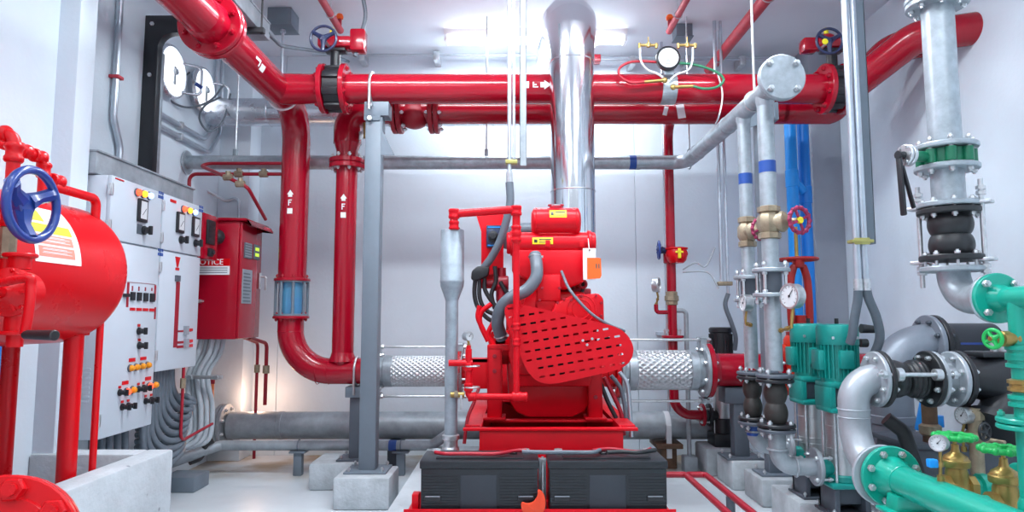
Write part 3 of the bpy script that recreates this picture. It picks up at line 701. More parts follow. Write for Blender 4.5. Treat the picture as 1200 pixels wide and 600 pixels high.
# hand pump
c = P(3, 342, 1.92)
t = thing('hand_pump', 'red hand pump with cranked lever and black grip', 'hand pump', (c.x, 1.98, c.z))
mb = MB(); mb.lathe((c.x, 2.02, c.z), (0, -1, 0), [(.045, 0), (.062, .01), (.064, .06), (.072, .065), (.072, .08), (.06, .09), (.03, .10), (.02, .11)], 32)
for k in range(3): mb.obox((c.x, 1.93, c.z), (math.cos(k * PI / 3), 0, math.sin(k * PI / 3)), (0, 1, 0), .13, .012, .012, .003)
mb.cyl((c.x, 1.98, c.z + .07), (c.x, 1.98, c.z + .115), .03, n=18); mb.cyl((c.x, 1.98, c.z - .115), (c.x, 1.98, c.z - .07), .03, n=18); mb.disc((c.x, 1.98, c.z + .105), (0, 0, 1), .045, .012, 20); mb.disc((c.x, 1.98, c.z - .125), (0, 0, 1), .045, .012, 20)
obj('body', mb, 'redt', t)
for k in range(6):
    a = k * PI / 3 + .3; bolt(t, (c.x + .064 * math.cos(a), 1.945, c.z + .064 * math.sin(a)), (0, 1, 0), .007, .018, 'redt')
pv, pe = P(36, 331, 1.86), P(29, 392, 1.84)
mb = MB(); mb.cyl(V((c.x, 1.92, c.z)), V((c.x + .005, 1.86, c.z + .02)), .018, n=14); mb.tube(spline([(c.x, 1.86, c.z + .015), pv + V((-.01, 0, .012)), pv + V((.0, 0, -.01)), (pv + pe) / 2 + V((.004, 0, 0)), pe], 6), .013, 12); obj('lever', mb, 'redt', t)
pg = P(65, 393, 1.80); mb = MB(); mb.cyl(pe, pg, .0125, .0145, n=16, bev=.003); obj('grip', mb, 'rubber', t)
mb = MB(); mb.cyl((c.x, 1.98, c.z - .125), (c.x, 1.98, c.z - .16), .022, n=16); obj('suction_tube', mb, 'redt', t)
mb = MB(); mb.box((-1.66, 2.0, c.z - .03), (c.x, 2.03, c.z + .03), .004); obj('bracket', mb, 'redt', t)
# bolted blind flange at lower left
c = P(-8, 646, 1.42)
t = thing('blind_flange', 'big red flange with hex bolts in the lower left corner', 'flange', (c.x, 1.5, 0))
d = V((.35, -.9, .22)).normalized()
mb = MB(); mb.cyl(c - d * .30, c - d * .02, .085, n=32); mb.tube(fillet([c - d * .28, c - d * .45, (c - d * .45) + V((0, 0, -c.z + d.z))], .12), .085, 28); obj('stub', mb, 'redt', t)
flange(t, c - d * .026, d, .150, .026, 'redt', 8, .025, 'redt', hub=None, a0=.6, L=.056, back=True); flange(t, c - d * .056, d, .150, .026, 'redt', 8, bolts=False)
mb = MB(); mb.lathe(c, d, [(.11, -.001), (.105, .006), (.04, .010), (0, .011)], 36); obj('cap', mb, 'redt', t)
# blue pipe at the very left
mb = MB(); p0 = P(-9, 420, 2.3); mb.cyl((p0.x - .02, 2.3, .06), (p0.x - .02, 2.3, 1.05), .04, n=20); tag(obj('blue_pipe', mb, 'blued', at=(p0.x - .02, 2.3, .06)), 'blue pipe just visible at the left edge under tank', 'pipe')
# ================================================================== red fire mains
ZH, YF, YR, RH = 2.66, 4.30, 4.72, .098
XM = -1.56
def marks(par, c, d, R, facing, strips=None, name='flow_arrow'):
    mb = MB(); mb.wrap(c, d, R, facing, strips or F_arrow(R)); return obj(name, mb, 'white', par)
# left main: comes overhead from behind the camera, dives down the back
t = thing('main_pipe', 'big crimson pipe coming overhead then diving down at left', 'pipe', (XM, 3.0, ZH))
mb = MB(); mb.tube(fillet([(XM, 3.38, ZH), (XM, YR, ZH), (XM, YR, 1.42)], .26, 14), RH, 36); obj('tube', mb, 'red', t)
mb = MB(); mb.tube([(XM, .8, ZH), (XM, 3.29, ZH)], RH, 40); mb.lathe((XM, 3.20, ZH), (0, 1, 0), [(RH, 0), (.104, .02), (.112, .10)], 40); obj('inlet_tube', mb, 'red', t)
flange(t, (XM, 3.30, ZH), (0, 1, 0), .165, .034, 'red', 8, .016, 'red', L=.08); flange(t, (XM, 3.346, ZH), (0, 1, 0), .165, .034, 'red', 8, bolts=False)
mb = MB(); mb.cyl((XM, 3.334, ZH), (XM, 3.346, ZH), .13, n=32); obj('gasket', mb, 'rubber', t)
marks(t, (XM, 3.78, ZH), (0, 1, 0), RH, (1, -.2, -.4), [(-.02, -.005, -.09, -.09, -.03, -.03), (-.02, .02, -.03, -.03, -.015, -.015), (-.01, .03, 0, 0, .06, .06)])
flange(t, (XM, YR, 1.405), (0, 0, 1), .125, .02, 'red', 8, .011, 'red', L=.03)
for z in (2.05,): pass
marks(t, (XM, YR, 1.955), (0, 0, 1), RH, (0, -1, 0))
mb = MB(); mb.torus((XM, YR - .30, ZH), (0, 1, 0), RH + .004, .008, 36, 8); obj('pipe_clamp', mb, 'tape', t)
# sight glass
t = thing('sight_glass', 'clear flow sight glass between red flanges in left riser', 'sight glass', (XM, YR, 1.18))
mb = MB(); mb.cyl((XM, YR, 1.175), (XM, YR, 1.40), .085, n=36); obj('glass_tube', mb, 'glass', t)
for k in range(8):
    a = PI / 8 + k * PI / 4; mb = MB(); mb.cyl((XM + .108 * math.cos(a), YR + .108 * math.sin(a), 1.16), (XM + .108 * math.cos(a), YR + .108 * math.sin(a), 1.415), .010, n=10); obj('tie_rod', mb, 'steelgrey', t)
mb = MB(); mb.cyl((XM + .02, YR, 1.18), (XM + .02, YR, 1.29), .05, n=20); obj('float', mb, 'bluep', t)
for z, dz in ((1.165, 1), (1.405, -1)):
    mb = MB(); mb.disc((XM, YR, z - .01), (0, 0, 1), .118, .02, 40); obj('ring', mb, 'steelgrey', t)
# lower left: elbow, horizontal discharge, second riser
ZP = .775
t = thing('discharge_pipe', 'crimson discharge pipe with big elbow feeding both left risers', 'pipe', (-1.2, YR, ZP))
mb = MB(); mb.tube(fillet([(XM, YR, 1.155), (XM, YR, ZP), (-.985, YR, ZP)], .29, 16), .09, 36); obj('tube', mb, 'red', t)
flange(t, (XM, YR, 1.14), (0, 0, 1), .125, .02, 'red', 8, .011, 'red', L=.03)
XB = -1.19
mb = MB(); mb.cyl((XB, YR, ZP), (XB, YR, 2.235), .076, n=32); obj('branch', mb, 'red', t)
mb = MB(); mb.lathe((XB, YR, ZP + .07), (0, 0, 1), [(.098, 0), (.082, .04), (.077, .06)], 32); obj('saddle', mb, 'red', t)
for x in (-1.36, -1.28): mb = MB(); mb.torus((x, YR, ZP), (1, 0, 0), .0895, .003, 36, 6); obj('weld', mb, 'red', t)
mb = MB(); mb.torus((XM, YR, 1.05), (0, 0, 1), .0895, .003, 36, 6); obj('weld', mb, 'red', t)
flange(t, (XB, YR, 2.215), (0, 0, 1), .128, .034, 'red', 8, .012, 'zinc', L=.085)
marks(t, (XB, YR, 1.93), (0, 0, 1), .076, (0, -1, 0))
flange(t, (-.985, YR, ZP), (1, 0, 0), .15, .03, 'red', 8, .013, 'zinc', bolts=False)
# rear header
t = thing('rear_header', 'crimson rear header pipe behind the front header near ceiling', 'pipe', (.4, YR, ZH))
mb = MB(); mb.tube(fillet([(XB, YR, 2.40), (XB, YR, ZH - .012), (1.98, YR, ZH - .012)], .155, 12), .10, 36); obj('tube', mb, 'red', t)
mb = MB(); mb.lathe((XB, YR, 2.285), (0, 0, 1), [(.078, 0), (.078, .06), (.10, .13)], 32); obj('reducer', mb, 'red', t)
flange(t, (XB, YR, 2.252), (0, 0, 1), .128, .034, 'red', 8, bolts=False)
for px in (466, 509):
    x = P(px, 129, YR).x; mb = MB(); mb.use('redd')
    flange(t, (x - .034, YR, ZH - .012), (1, 0, 0), .17, .032, 'redd', 8, .014, 'zinc', L=.075); flange(t, (x + .004, YR, ZH - .012), (1, 0, 0), .17, .032, 'redd', 8, bolts=False)
mb = MB(); x = P(486, 136, YR).x; mb.sphere((x, YR, ZH - .03), .115, (1.1, 1, 1.05), 28); obj('valve_bulge', mb, 'redd', t)
mb = MB(); q = P(427, 160, YR - .05); mb.use('brass').cyl(q, q + V((0, 0, .10)), .011, n=12); mb.cyl(q - V((.03, 0, .0)), q + V((.03, 0, 0)), .015, n=10); mb.cyl(q - V((0, .03, 0)), q + V((0, .02, 0)), .012, n=10); mb.use('zinc').box(q + V((-.03, -.035, -.03)), q + V((.0, -.03, .03)), .002); obj('drain_cock', mb, None, t)
# front header
t = thing('front_header', 'long crimson front header pipe crossing the room near ceiling', 'pipe', (0, YF, ZH))
xa, xb = P(383, 104, YF).x, P(402, 104, YF).x; xc = P(969, 104, YF).x
mb = MB(); mb.cyl((XM + .02, YF, ZH), (xa - .03, YF, ZH), RH, n=36); mb.cyl((XM + RH * .3, YF, ZH), (XM + .17, YF, ZH), .101, .099, n=36); obj('stub', mb, 'red', t)
mb = MB(); mb.cyl((xb + .03, YF, ZH), (xc - .03, YF, ZH), RH, n=40); obj('tube', mb, 'red', t)
flange(t, (xa - .034, YF, ZH), (1, 0, 0), .165, .032, 'red', 8, .016, 'red', L=.165); flange(t, (xb + .002, YF, ZH), (1, 0, 0), .165, .032, 'red', 8, bolts=False)
flange(t, (xc - .034, YF, ZH), (1, 0, 0), .165, .034, 'red', 8, .016, 'red', L=.155); flange(t, (xc + .085, YF, ZH), (1, 0, 0), .165, .03, 'red', 8, bolts=False)
mk = [(s, e, -b, -b2, -a, -a2) for s, e, a, a2, b, b2 in F_arrow(RH)]
marks(t, (P(630, 104, YF).x, YF, ZH), (1, 0, 0), RH, (0, -1, -.05), [(-.03, 0, .04, .04, .04, .085), (0, .03, .04, .04, .085, .04), (-.017, .017, .015, .015, .04, .04), (-.018, .018, -.035, -.035, -.026, -.026), (.010, .018, -.035, -.035, .0, .0), (-.004, .003, -.035, -.035, -.01, -.01), (-.022, .022, -.10, -.10, -.06, -.06)])
# right end: rises and kicks sideways into the wall
mb = MB(); mb.tube(fillet([(xc + .10, YF, ZH), (xc + .15, YF, ZH), (2.47, 3.93, 2.86), (2.80, 3.83, 2.87)], .16, 10), RH, 36); obj('dogleg', mb, 'red', t)
mb = MB(); mb.tube(fillet([(xc + .20, YR, ZH - .012), (2.32, YR, ZH - .012), (2.56, 4.35, 2.96), (2.80, 4.25, 2.98)], .16, 10), .10, 36); mb.cyl((1.95, YR, ZH - .012), (xc + .22, YR, ZH - .012), .10, n=36)
tag(obj('rear_header_end', mb, 'red', at=(2.3, YR, ZH)), 'crimson pipe kicking behind the front header into right wall', 'pipe')
# butterfly valves in the front header
def butterfly(x, w, label, hw, mat_w, face, cable=False):
    t = thing('butterfly_valve', label, 'valve', (x, YF, ZH - .15), 'butterfly valves in the front header')
    mb = MB(); mb.cyl((x - w / 2, YF, ZH), (x + w / 2, YF, ZH), .135, n=36, bev=.005)
    for k in range(8):
        a = PI / 8 + k * PI / 4; mb.obox((x, YF + .138 * math.cos(a), ZH + .138 * math.sin(a)), (1, 0, 0), (0, math.cos(a), math.sin(a)), w * .98, .03, .05, .008)
    obj('wafer_body', mb, 'black', t)
    mb = MB(); mb.cyl((x, YF, ZH + .12), (x, YF, ZH + .275), .034, n=20); mb.box((x - .07, YF - .04, ZH + .25), (x + .07, YF + .04, ZH + .272), .005); obj('neck', mb, 'black', t)
    mb = MB(); mb.box((x - .11, YF - .06, ZH + .272), (x + .11, YF + .06, ZH + .345), .014); mb.cyl((x - .03, YF, ZH + .34), (x - .03, YF, ZH + .365), .05, n=20, bev=.006); mb.box((x + .10 * face, YF - .05, ZH + .25) if face > 0 else (x - .20, YF - .05, ZH + .25), (x + .20, YF + .05, ZH + .40) if face > 0 else (x - .1, YF + .05, ZH + .34), .014)
    obj('gearbox', mb, 'red', t)
    mb = MB(); mb.cyl((x - .03, YF, ZH + .365), (x - .03, YF, ZH + .42), .017, .012, n=12); obj('indicator', mb, 'yellow', t)
    wv = V(hw); mb = MB(); mb.cyl(V((wv.x, wv.y, wv.z)), V((wv.x, YF - .05, wv.z)), .010, n=12); obj('shaft', mb, 'zinc', t)
    handwheel(t, wv, (0, -1, 0), .082, .009, 3, 'navy', hubr=.022, flat=True)
    return t
h1 = P(379, 45, 4.13)
butterfly((xa + xb) / 2, xb - xa - .0, 'black butterfly valve with navy handwheel at the header left end', h1, 'navy', 1)
q = P(418, 62, YF)
mb = MB(); mb.tube(spline([P(416, 66, YF), P(420, 50, YF), P(428, 22, YF), P(426, 0, YF - .02), P(418, -40, YF - .05)], 8), .014, 12); tag(obj('valve_cable', mb, 'hose', at=P(418, 66, YF)), 'grey flexible cable rising from the left valve gearbox', 'cable')
h2 = P(972, 48, 4.13)
t = butterfly(xc + .042, .082, 'black butterfly valve with navy handwheel near right wall', h2, 'navy', -1)
mb = MB(); mb.disc(V((h2.x - .035, h2.y - .012, h2.z - .01)), (0, -1, 0), .02, .006, 16); obj('position_tag', mb, 'yellow', t)

# columns and pedestals
def block(lo, hi, label, cat='concrete block'):
    mb = MB(); mb.box(lo, hi, .014); tag(obj('concrete_block', mb, 'conc', at=((lo[0] + hi[0]) / 2, (lo[1] + hi[1]) / 2, 0)), label, cat, 'concrete blocks under the supports')
def column(x, y, w, z0, z1, m, label, head=True):
    t = thing('support_column', label, 'support', (x, y, z0), 'steel pipe supports')
    mb = MB(); mb.box((x - w / 2, y - w / 2, z0 + .012), (x + w / 2, y + w / 2, z1), .006); obj('post', mb, m, t)
    mb = MB(); mb.box((x - w * 1.25, y - w * 1.1, z0), (x + w * 1.25, y + w * 1.1, z0 + .013), .003); bp = obj('base_plate', mb, m, t)
    for sx in (-1, 1):
        for sy in (-1, 1): bolt(bp, (x + sx * w * .98, y + sy * w * .85, z0 + .013), (0, 0, 1), .011, .018)
    return t
cx = -.905
block((cx - .17, 4.10, 0), (cx + .17, 4.44, .19), 'square concrete block under the tall grey column at left')
t = column(cx, 4.30, .105, .19, 2.46, 'steelgrey', 'tall grey steel column holding the front header at left')
mb = MB(); mb.prism([(-.055, -.02), (.05, -.02), (.15, .0), (.05, .10), (-.055, .10)][0:2] + [(.055, .10), (-.055, .10)], (cx - .005, 4.245, 2.45), (1, 0, 0), (0, 0, 1), .008, .001)
mb.prism([(0, -.09), (.10, -.09), (.105, -.05), (.0, .10)], (cx + .052, 4.25, 2.46), (0, 1, 0), (0, 0, 1), .006); mb.prism([(0, -.26), (.09, -.26), (.0, -.08)], (cx + .052, 4.25, 2.46), (1, 0, 0), (0, 0, 1), .006)
mb.box((cx - .06, 4.235, 2.46), (cx + .10, 4.36, 2.555), .004); obj('saddle_bracket', mb, 'steelgrey', t)
mb = MB(); mb.torus((cx - .02, YF, ZH), (1, 0, 0), RH + .009, .009, 32, 8, 0, 2 * PI)
for y in (YF - RH - .009, YF + RH + .009): mb.cyl((cx - .02, y, ZH - .0), (cx - .02, y, ZH - .17), .009, n=10)
obj('u_bolt', mb, 'zinc', t)
for z in (2.44, 2.53): mb = MB(); mb.hexa((cx - .02, 4.235, z), (0, -1, 0), .018, .02); obj('bolt', mb, 'zinc', t)
cx = -1.075
block((-1.36, 4.56, 0), (-.96, 4.92, .175), 'concrete block under the short dark pedestal at left')
t = column(cx, YR, .095, .175, .60, 'steeldk', 'short dark steel pedestal under the red discharge pipe at left')
mb = MB(); mb.box((cx - .075, YR - .07, .60), (cx + .06, YR + .07, .672), .004); obj('head_bracket', mb, 'steelgrey', t)
mb = MB(); mb.torus((cx - .01, YR, ZP), (1, 0, 0), .098, .008, 32, 8)
for y in (YR - .098, YR + .098): mb.cyl((cx - .01, y, ZP), (cx - .01, y, .62), .008, n=10)
obj('u_bolt', mb, 'zinc', t)

# ================================================================== braided flexible connectors
def braided(x0, x1, y, z, R, label, Rf, group='braided connectors'):
    """x0..x1 between the two flange faces"""
    t = thing('flexible_connector', label, 'flexible connector', ((x0 + x1) / 2, y, z - Rf), group)
    a, b = x0 + .115, x1 - .115; n, k = 176, max(60, int((b - a) / .0030))
    mb = MB(); vs = []; fs = []; kt = 22; step = 2 * PI * R / kt / 1.5
    for i in range(k + 1):
        x = a + (b - a) * i / k
        for j in range(n):
            th = 2 * PI * j / n; u = kt * th; w = (x - a) / step * PI
            s1 = math.sin(u / 2 * 2 + w); s2 = math.sin(u - w)
            r = R - .003 + .0055 * max(s1 * abs(s1), -s2 * abs(s2)) 
            vs.append((x, y + r * math.cos(th), z + r * math.sin(th)))
    for i in range(k):
        for j in range(n): fs.append((i * n + j, i * n + (j + 1) % n, (i + 1) * n + (j + 1) % n, (i + 1) * n + j))
    mb.add(vs, fs); obj('braid', mb, 'braid', t, ang=80)
    for e, s in ((a, -1), (b, 1)):
        mb = MB(); mb.cyl((e - .006 * s, y, z), (e + .055 * s, y, z), R * 1.04, n=40, bev=.004); mb.cyl((e + .055 * s, y, z), (e + .10 * s, y, z), R * .92, n=40); obj('collar', mb, 'galv', t)
    for x, s in ((x0, 1), (x1, -1)):
        f = flange(t, (x, y, z), (s, 0, 0), Rf, .026, 'galv', 8, .014, 'zinc', L=.058, back=True)
        for zz in (-1, 1):
            mb = MB(); mb.box((x + s * .0, y - .05, z + zz * Rf * .85 - .03), (x + s * .03, y + .05, z + zz * (Rf * .85 + .06) + .0), .006); obj('lug', mb, 'galv', f)
    for zz in (-1, 1):
        mb = MB(); mb.cyl((x0 - .04, y - .03, z + zz * (Rf + .02)), (x1 + .04, y - .03, z + zz * (Rf + .02)), .009, n=12); obj('tie_rod', mb, 'zinc', t)
        for x in (x0 + .05, x1 - .05, x0 - .02, x1 + .02): mb = MB(); mb.hexa((x - .008, y - .03, z + zz * (Rf + .02)), (1, 0, 0), .018, .016); obj('nut', mb, 'zinc', t)
    return t
M['braid'] = mat('braided stainless wire', (.60, .62, .64), .34, .75, noise=.15, scale=60)
braided(-.952, -.345, YR, ZP, .105, 'braided steel flexible connector at the pump discharge, left of engine', .15)
braided(.74, 1.345, YR - .02, ZP + .01, .135, 'braided steel flexible connector at the pump suction, right of engine', .19)
# suction pipe
ZS = ZP + .01
t = thing('suction_pipe', 'crimson suction pipe running right behind the pumps', 'pipe', (1.8, YR - .02, ZS))
mb = MB(); mb.cyl((1.345, YR - .02, ZS), (XR, YR - .02, ZS), .115, n=36); obj('tube', mb, 'red', t)
flange(t, (1.347, YR - .02, ZS), (1, 0, 0), .19, .034, 'red', 8, bolts=False); 
mb = MB(); mb.lathe((1.38, YR - .02, ZS), (1, 0, 0), [(.15, 0), (.125, .03), (.115, .05)], 36); obj('weld_neck', mb, 'red', t)
mb = MB(); mb.torus((1.63, YR - .02, ZS), (1, 0, 0), .118, .006, 36, 8); obj('u_bolt', mb, 'tape', t)
cx = 1.575
block((1.47, 4.56, 0), (1.78, 4.90, .19), 'concrete block under the short dark pedestal at right')
t = column(cx, YR - .02, .10, .19, .62, 'steeldk', 'short dark steel pedestal under the red suction pipe at right')
mb = MB(); mb.box((cx - .11, YR - .08, .56), (cx + .11, YR + .08, .67), .004); obj('head_bracket', mb, 'steeldk', t)
block((1.52, 4.16, 0), (1.78, 4.48, .165), 'concrete block under the tall grey column between the risers')
t = column(1.655, 4.32, .085, .165, 2.44, 'steelgrey', 'tall grey steel column behind the two galvanised risers')
mb = MB(); mb.box((1.56, 4.26, 2.44), (1.75, 4.38, 2.56), .004); mb.prism([(0, 0), (.22, 0), (.22, -.07), (.0, -.16)], (1.50, 4.25, 2.52), (1, 0, 0), (0, 0, 1), .008); obj('saddle_bracket', mb, 'steelgrey', t)

# ================================================================== large low pipes along the back wall
t = thing('return_pipe', 'large dull galvanised pipe lying low along the back wall', 'pipe', (-.3, 5.3, .31))
mb = MB(); mb.cyl((-2.20, 5.3, .31), (1.66, 5.3, .31), .105, n=40); obj('tube', mb, 'galvd', t)
flange(t, (-2.25, 5.3, .31), (1, 0, 0), .165, .028, 'galvd', 8, .014, 'zinc', L=.062, back=True); flange(t, (-2.285, 5.3, .31), (1, 0, 0), .165, .03, 'galvd', 8, bolts=False)
for x in (-1.80, .09): mb = MB(); mb.cyl((x - .02, 5.3, .31), (x + .02, 5.3, .31), .108, n=40, bev=.004); obj('coupling', mb, 'galvd', t)
for x in (1.20,):
    mb = MB(); mb.cyl((x - .02, 5.3, .31), (x + .02, 5.3, .31), .109, n=40); mb.box((x - .02, 5.185, .08), (x + .02, 5.20, .33), .002); obj('strap', mb, 'tape', t)
    mb = MB(); mb.box((x - .10, 5.16, .155), (x + .10, 5.44, .19), .004); mb.box((x - .06, 5.2, 0), (x + .06, 5.4, .155), .006); obj('saddle', mb, 'rust', t)
for x in (-.9, -.2, .6): mb = MB(); mb.box((x - .05, 5.18, 0), (x + .05, 5.42, .205), .006); obj('saddle', mb, 'steeldk', t)
t = thing('drain_pipe_low', 'small grey pipe running low in front of the large pipe', 'pipe', (-1.4, 5.0, .21))
pz = P(300, 522, 5.0).z; pe = P(514, 522, 5.0); ps = P(258, 522, 5.0)
mb = MB(); mb.tube(fillet([(-2.40, 4.58, .14), (ps.x, 5.0, pz), (pe.x - .05, 5.0, pz), (pe.x + .10, 4.96, pz + .11)], .05), .037, 22); obj('tube', mb, 'galvd', t)
mb = MB(); mb.cyl((P(456, 522, 5).x, 5.0, pz), (P(465, 522, 5).x, 5.0, pz), .039, n=24); obj('blue_band', mb, 'bluet', t)
for px in (350, 470):
    x = P(px, 535, 5.0).x; mb = MB(); mb.box((x - .03, 4.97, 0), (x + .03, 5.03, pz - .035), .004); mb.torus((x, 5.0, pz), (1, 0, 0), .041, .005, 24, 6); mb.box((x - .06, 4.955, pz - .05), (x + .06, 5.045, pz - .036), .002); obj('leg', mb, 'steelgrey', t)
mb = MB(); mb.box((-2.32, 4.50, 0), (-2.09, 4.72, .10), .008); tag(obj('floor_box', mb, 'steelgrey', at=(-2.2, 4.6, 0)), 'grey steel box on the floor behind the concrete bund', 'box')
mb = MB(); q = [P(250, 516, 4.9), P(241, 522, 4.88), P(235, 536, 4.86), P(222, 542, 4.8)]; mb.tube(spline(q, 8), .02, 12); tag(obj('black_cable', mb, 'rubber', at=q[-1]), 'black cable drooping to the floor by the grey box', 'cable')

# ================================================================== exhaust
t = thing('exhaust_pipe', 'polished stainless exhaust chimney rising behind the red engine', 'exhaust', (.38, 4.1, 1.5))
r = .138; zt = 2.90
mb = MB(); mb.cyl((.38, 4.1, 1.42), (.38, 4.1, 2.80), r, n=56); obj('tube', mb, 'chrome', t)
# segmented elbow turning back
def ring(c, d, R): 
    x, y, _ = frame(d); return c, V(d).normalized()
mb = MB(); cen = V((.38, 4.1 + .28, 2.82)); Re = .28; n = 56; sg = 4; rows = []
pts = [(.38, 4.1, 2.62)]
for i in range(sg + 1):
    a = (PI / 2) * i / sg; pts.append((.38, cen.y - Re * math.cos(a), cen.z + Re * math.sin(a)))
pts.append((.38, 5.25, cen.z + Re))
mb.tube([(.38, 4.1, 2.76)] + pts[1:], [.142, .143, .156, .172, .188, .198, .198], 56); obj('elbow', mb, 'chrome', t, ang=14)
for z in (1.93, 2.76): mb = MB(); mb.torus((.38, 4.1, z), (0, 0, 1), r + .001, .004, 56, 6); obj('seam_band', mb, 'alum', t)
t = thing('exhaust_duct', 'horizontal silver duct behind the red mains at upper left', 'duct', (-1, 5.25, 2.8))
mb = MB(); mb.tube(fillet([(XL, 5.25, 2.80), (.38, 5.25, 2.80), (.38, 5.25, 3.0)], .12), .112, 40); obj('tube', mb, 'alum', t)
for x in (-1.95, -1.72, -.8, .1): mb = MB(); mb.torus((x, 5.25, 2.80), (1, 0, 0), .113, .004, 40, 6); obj('seam_band', mb, 'alum', t)
for i, (px, lab) in enumerate([(276, 'thin hanger rod at far left over the grey pipe'), (570, 'thin hanger rod left of the chimney pipe'), (808, 'thin hanger rod right of the round flow meter')]):
    q = P(px, 180, 4.92); t = thing('hanger_rod', lab, 'rod', (q.x, 4.92, 2.31), 'ceiling hanger rods'); 
    mb = MB(); mb.cyl((q.x, 4.92, 2.36), (q.x, 4.92, ZC), .006, n=8); obj('rod', mb, 'zinc', t)
    mb = MB(); mb.torus((q.x, 4.92, 2.311), (1, 0, 0), .049, .005, 24, 6); mb.box((q.x - .014, 4.90, 2.355), (q.x + .014, 4.94, 2.41), .003); obj('ring', mb, 'galv', t)
# ================================================================== diesel engine on its skid
t = thing('engine_skid', 'red channel steel skid frame under the diesel engine', 'skid', (.2, 4.1, .2))
mb = MB(); mb.box((-.163, 3.40, .2), (.557, 3.412, .597), .003); mb.box((-.245, 3.385, .585), (.63, 3.425, .60), .003); mb.box((-.163, 3.40, .2), (.557, 3.48, .212), .002); obj('front_channel', mb, 'rede', t)
for x, s in ((-.163, -1), (.557, 1)):
    mb = MB(); mb.box((min(x, x - s * .01), 3.412, .2), (max(x, x - s * .01), 4.95, .6), .002)
    mb.box((min(x, x + s * .075), 3.475, .587), (max(x, x + s * .075), 4.95, .6), .002); mb.box((min(x, x + s * .075), 3.412, .2), (max(x, x + s * .075), 4.95, .213), .002); obj('side_channel', mb, 'rede', t)
mb = MB(); mb.box((-.163, 4.94, .2), (.557, 4.95, .6), .002); obj('rear_channel', mb, 'rede', t)
for y in (3.64, 4.5): mb = MB(); mb.box((-.15, y + .02, .585), (.545, y + .08, .598), .003); obj('cross_member', mb, 'rede', t)
mb = MB(); mb.box((-.152, 3.42, .30), (.547, 4.93, .315)); obj('drip_tray', mb, 'dark', t)  # tray coloured near black to stand for the shade inside the skid

E = thing('diesel_engine', 'bright red diesel pump engine at the centre of the room', 'engine', (.2, 4.0, .6))
mb = MB()                                              # crankcase: stepped casting
mb.box((-.02, 3.72, .86), (.46, 4.60, 1.16), .03); mb.box((.02, 3.78, 1.12), (.42, 4.55, 1.30), .025)
for y in (3.95, 4.15, 4.35): mb.box((.455, y - .03, .9), (.475, y + .03, 1.15), .008); mb.box((-.035, y - .03, .9), (-.015, y + .03, 1.15), .008)
obj('crankcase', mb, 'rede', E)
mb = MB(); mb.prism([(-.03, .30), (.45, .30), (.44, .10), (.40, .03), (.33, .0), (.09, .0), (.02, .03), (-.02, .10)], (0, 4.50, .60), (1, 0, 0), (0, 0, 1), .78, .02); obj('oil_pan', mb, 'rede', E)
for k in range(3):
    y = 3.95 + .22 * k; mb = MB(); mb.box((.03, y - .10, 1.29), (.41, y + .10, 1.40), .02); mb.box((.06, y - .085, 1.395), (.38, y + .085, 1.425), .015); obj('cylinder_head', mb, 'rede', E)
mb = MB()                                              # front gear housing with round covers
mb.prism([(.02, .78), (.42, .78), (.46, .95), (.46, 1.13), (.43, 1.20), (.25, 1.22), (.20, 1.34), (.10, 1.34), (.06, 1.22), (.0, 1.16), (-.02, .95)], (0, 3.72, 0), (1, 0, 0), (0, 0, 1), .10, .008)
c = P(680, 358, 3.6); gq = [P(x, y, 3.6) for x, y in ((640, 380), (650, 356), (668, 347), (700, 344), (706, 350), (707, 384))]; mb.prism([(q.x, q.z) for q in gq][::-1], (0, 3.60, 0), (1, 0, 0), (0, 0, 1), -.07 if False else .05, .012); mb.torus((c.x, 3.552, c.z - .02), (0, 1, 0), .075, .005, 32, 8); mb.torus((c.x, 3.552, c.z - .02), (0, 1, 0), .05, .004, 32, 8)
c = P(640, 352, 3.6); mb.lathe((c.x, 3.66, c.z - .02), (0, -1, 0), [(.06, 0), (.06, .04), (.05, .05), (0, .052)], 28)
obj('gear_housing', mb, 'rede', E)
gh = E.children[-1] if E.children else None
for px, py in ((653, 355), (660, 351), (680, 347), (697, 347), (703, 355), (703, 370), (635, 338), (655, 338), (632, 352), (668, 352)):
    c = P(px, py, 3.60); bolt(E, (c.x, 3.56, c.z), (0, 1, 0), .008, .03, 'redd')
mb = MB(); c = P(645, 340, 3.61); mb.box((c.x - .075, 3.60, c.z - .06), (c.x + .055, 3.64, c.z + .085), .008); obj('access_plate', mb, 'rede', E)
# heat exchanger and header tank
ex = P(645, 285, 3.75); xl, xr = -.030, .470
mb = MB(); mb.cyl((xl, 3.75, ex.z), (xr, 3.75, ex.z), .062, n=36, bev=.006)
for x in (xl + .02, xr - .045): mb.cyl((x, 3.75, ex.z), (x + .022, 3.75, ex.z), .072, n=36, bev=.004)
for x in (xl + .05, .20, xr - .08): mb.box((x - .014, 3.685, ex.z - .03), (x + .014, 3.70, ex.z + .01), .004)
obj('heat_exchanger', mb, 'rede', E)
mb = MB(); mb.prism([(.0, .05), (.455, .05), (.455, -.04), (.40, -.135), (.30, -.175), (.17, -.175), (.09, -.12), (.0, -.08)], (0, 3.83, ex.z - .09), (1, 0, 0), (0, 0, 1), .14, .018); obj('manifold_housing', mb, 'rede', E)
tk = P(651, 260, 3.75)
mb = MB(); mb.lathe((.118, 3.75, tk.z), (1, 0, 0), [(0, -.01), (.05, -.008), (.076, .004), (.079, .012), (.079, .250), (.076, .258), (.05, .27), (0, .272)], 40); mb.torus((.135, 3.75, tk.z), (1, 0, 0), .079, .003, 36, 6); mb.torus((.36, 3.75, tk.z), (1, 0, 0), .079, .003, 36, 6); mb.box((.15, 3.71, tk.z - .13), (.34, 3.79, tk.z - .06), .006); obj('header_tank', mb, 'rede', E)
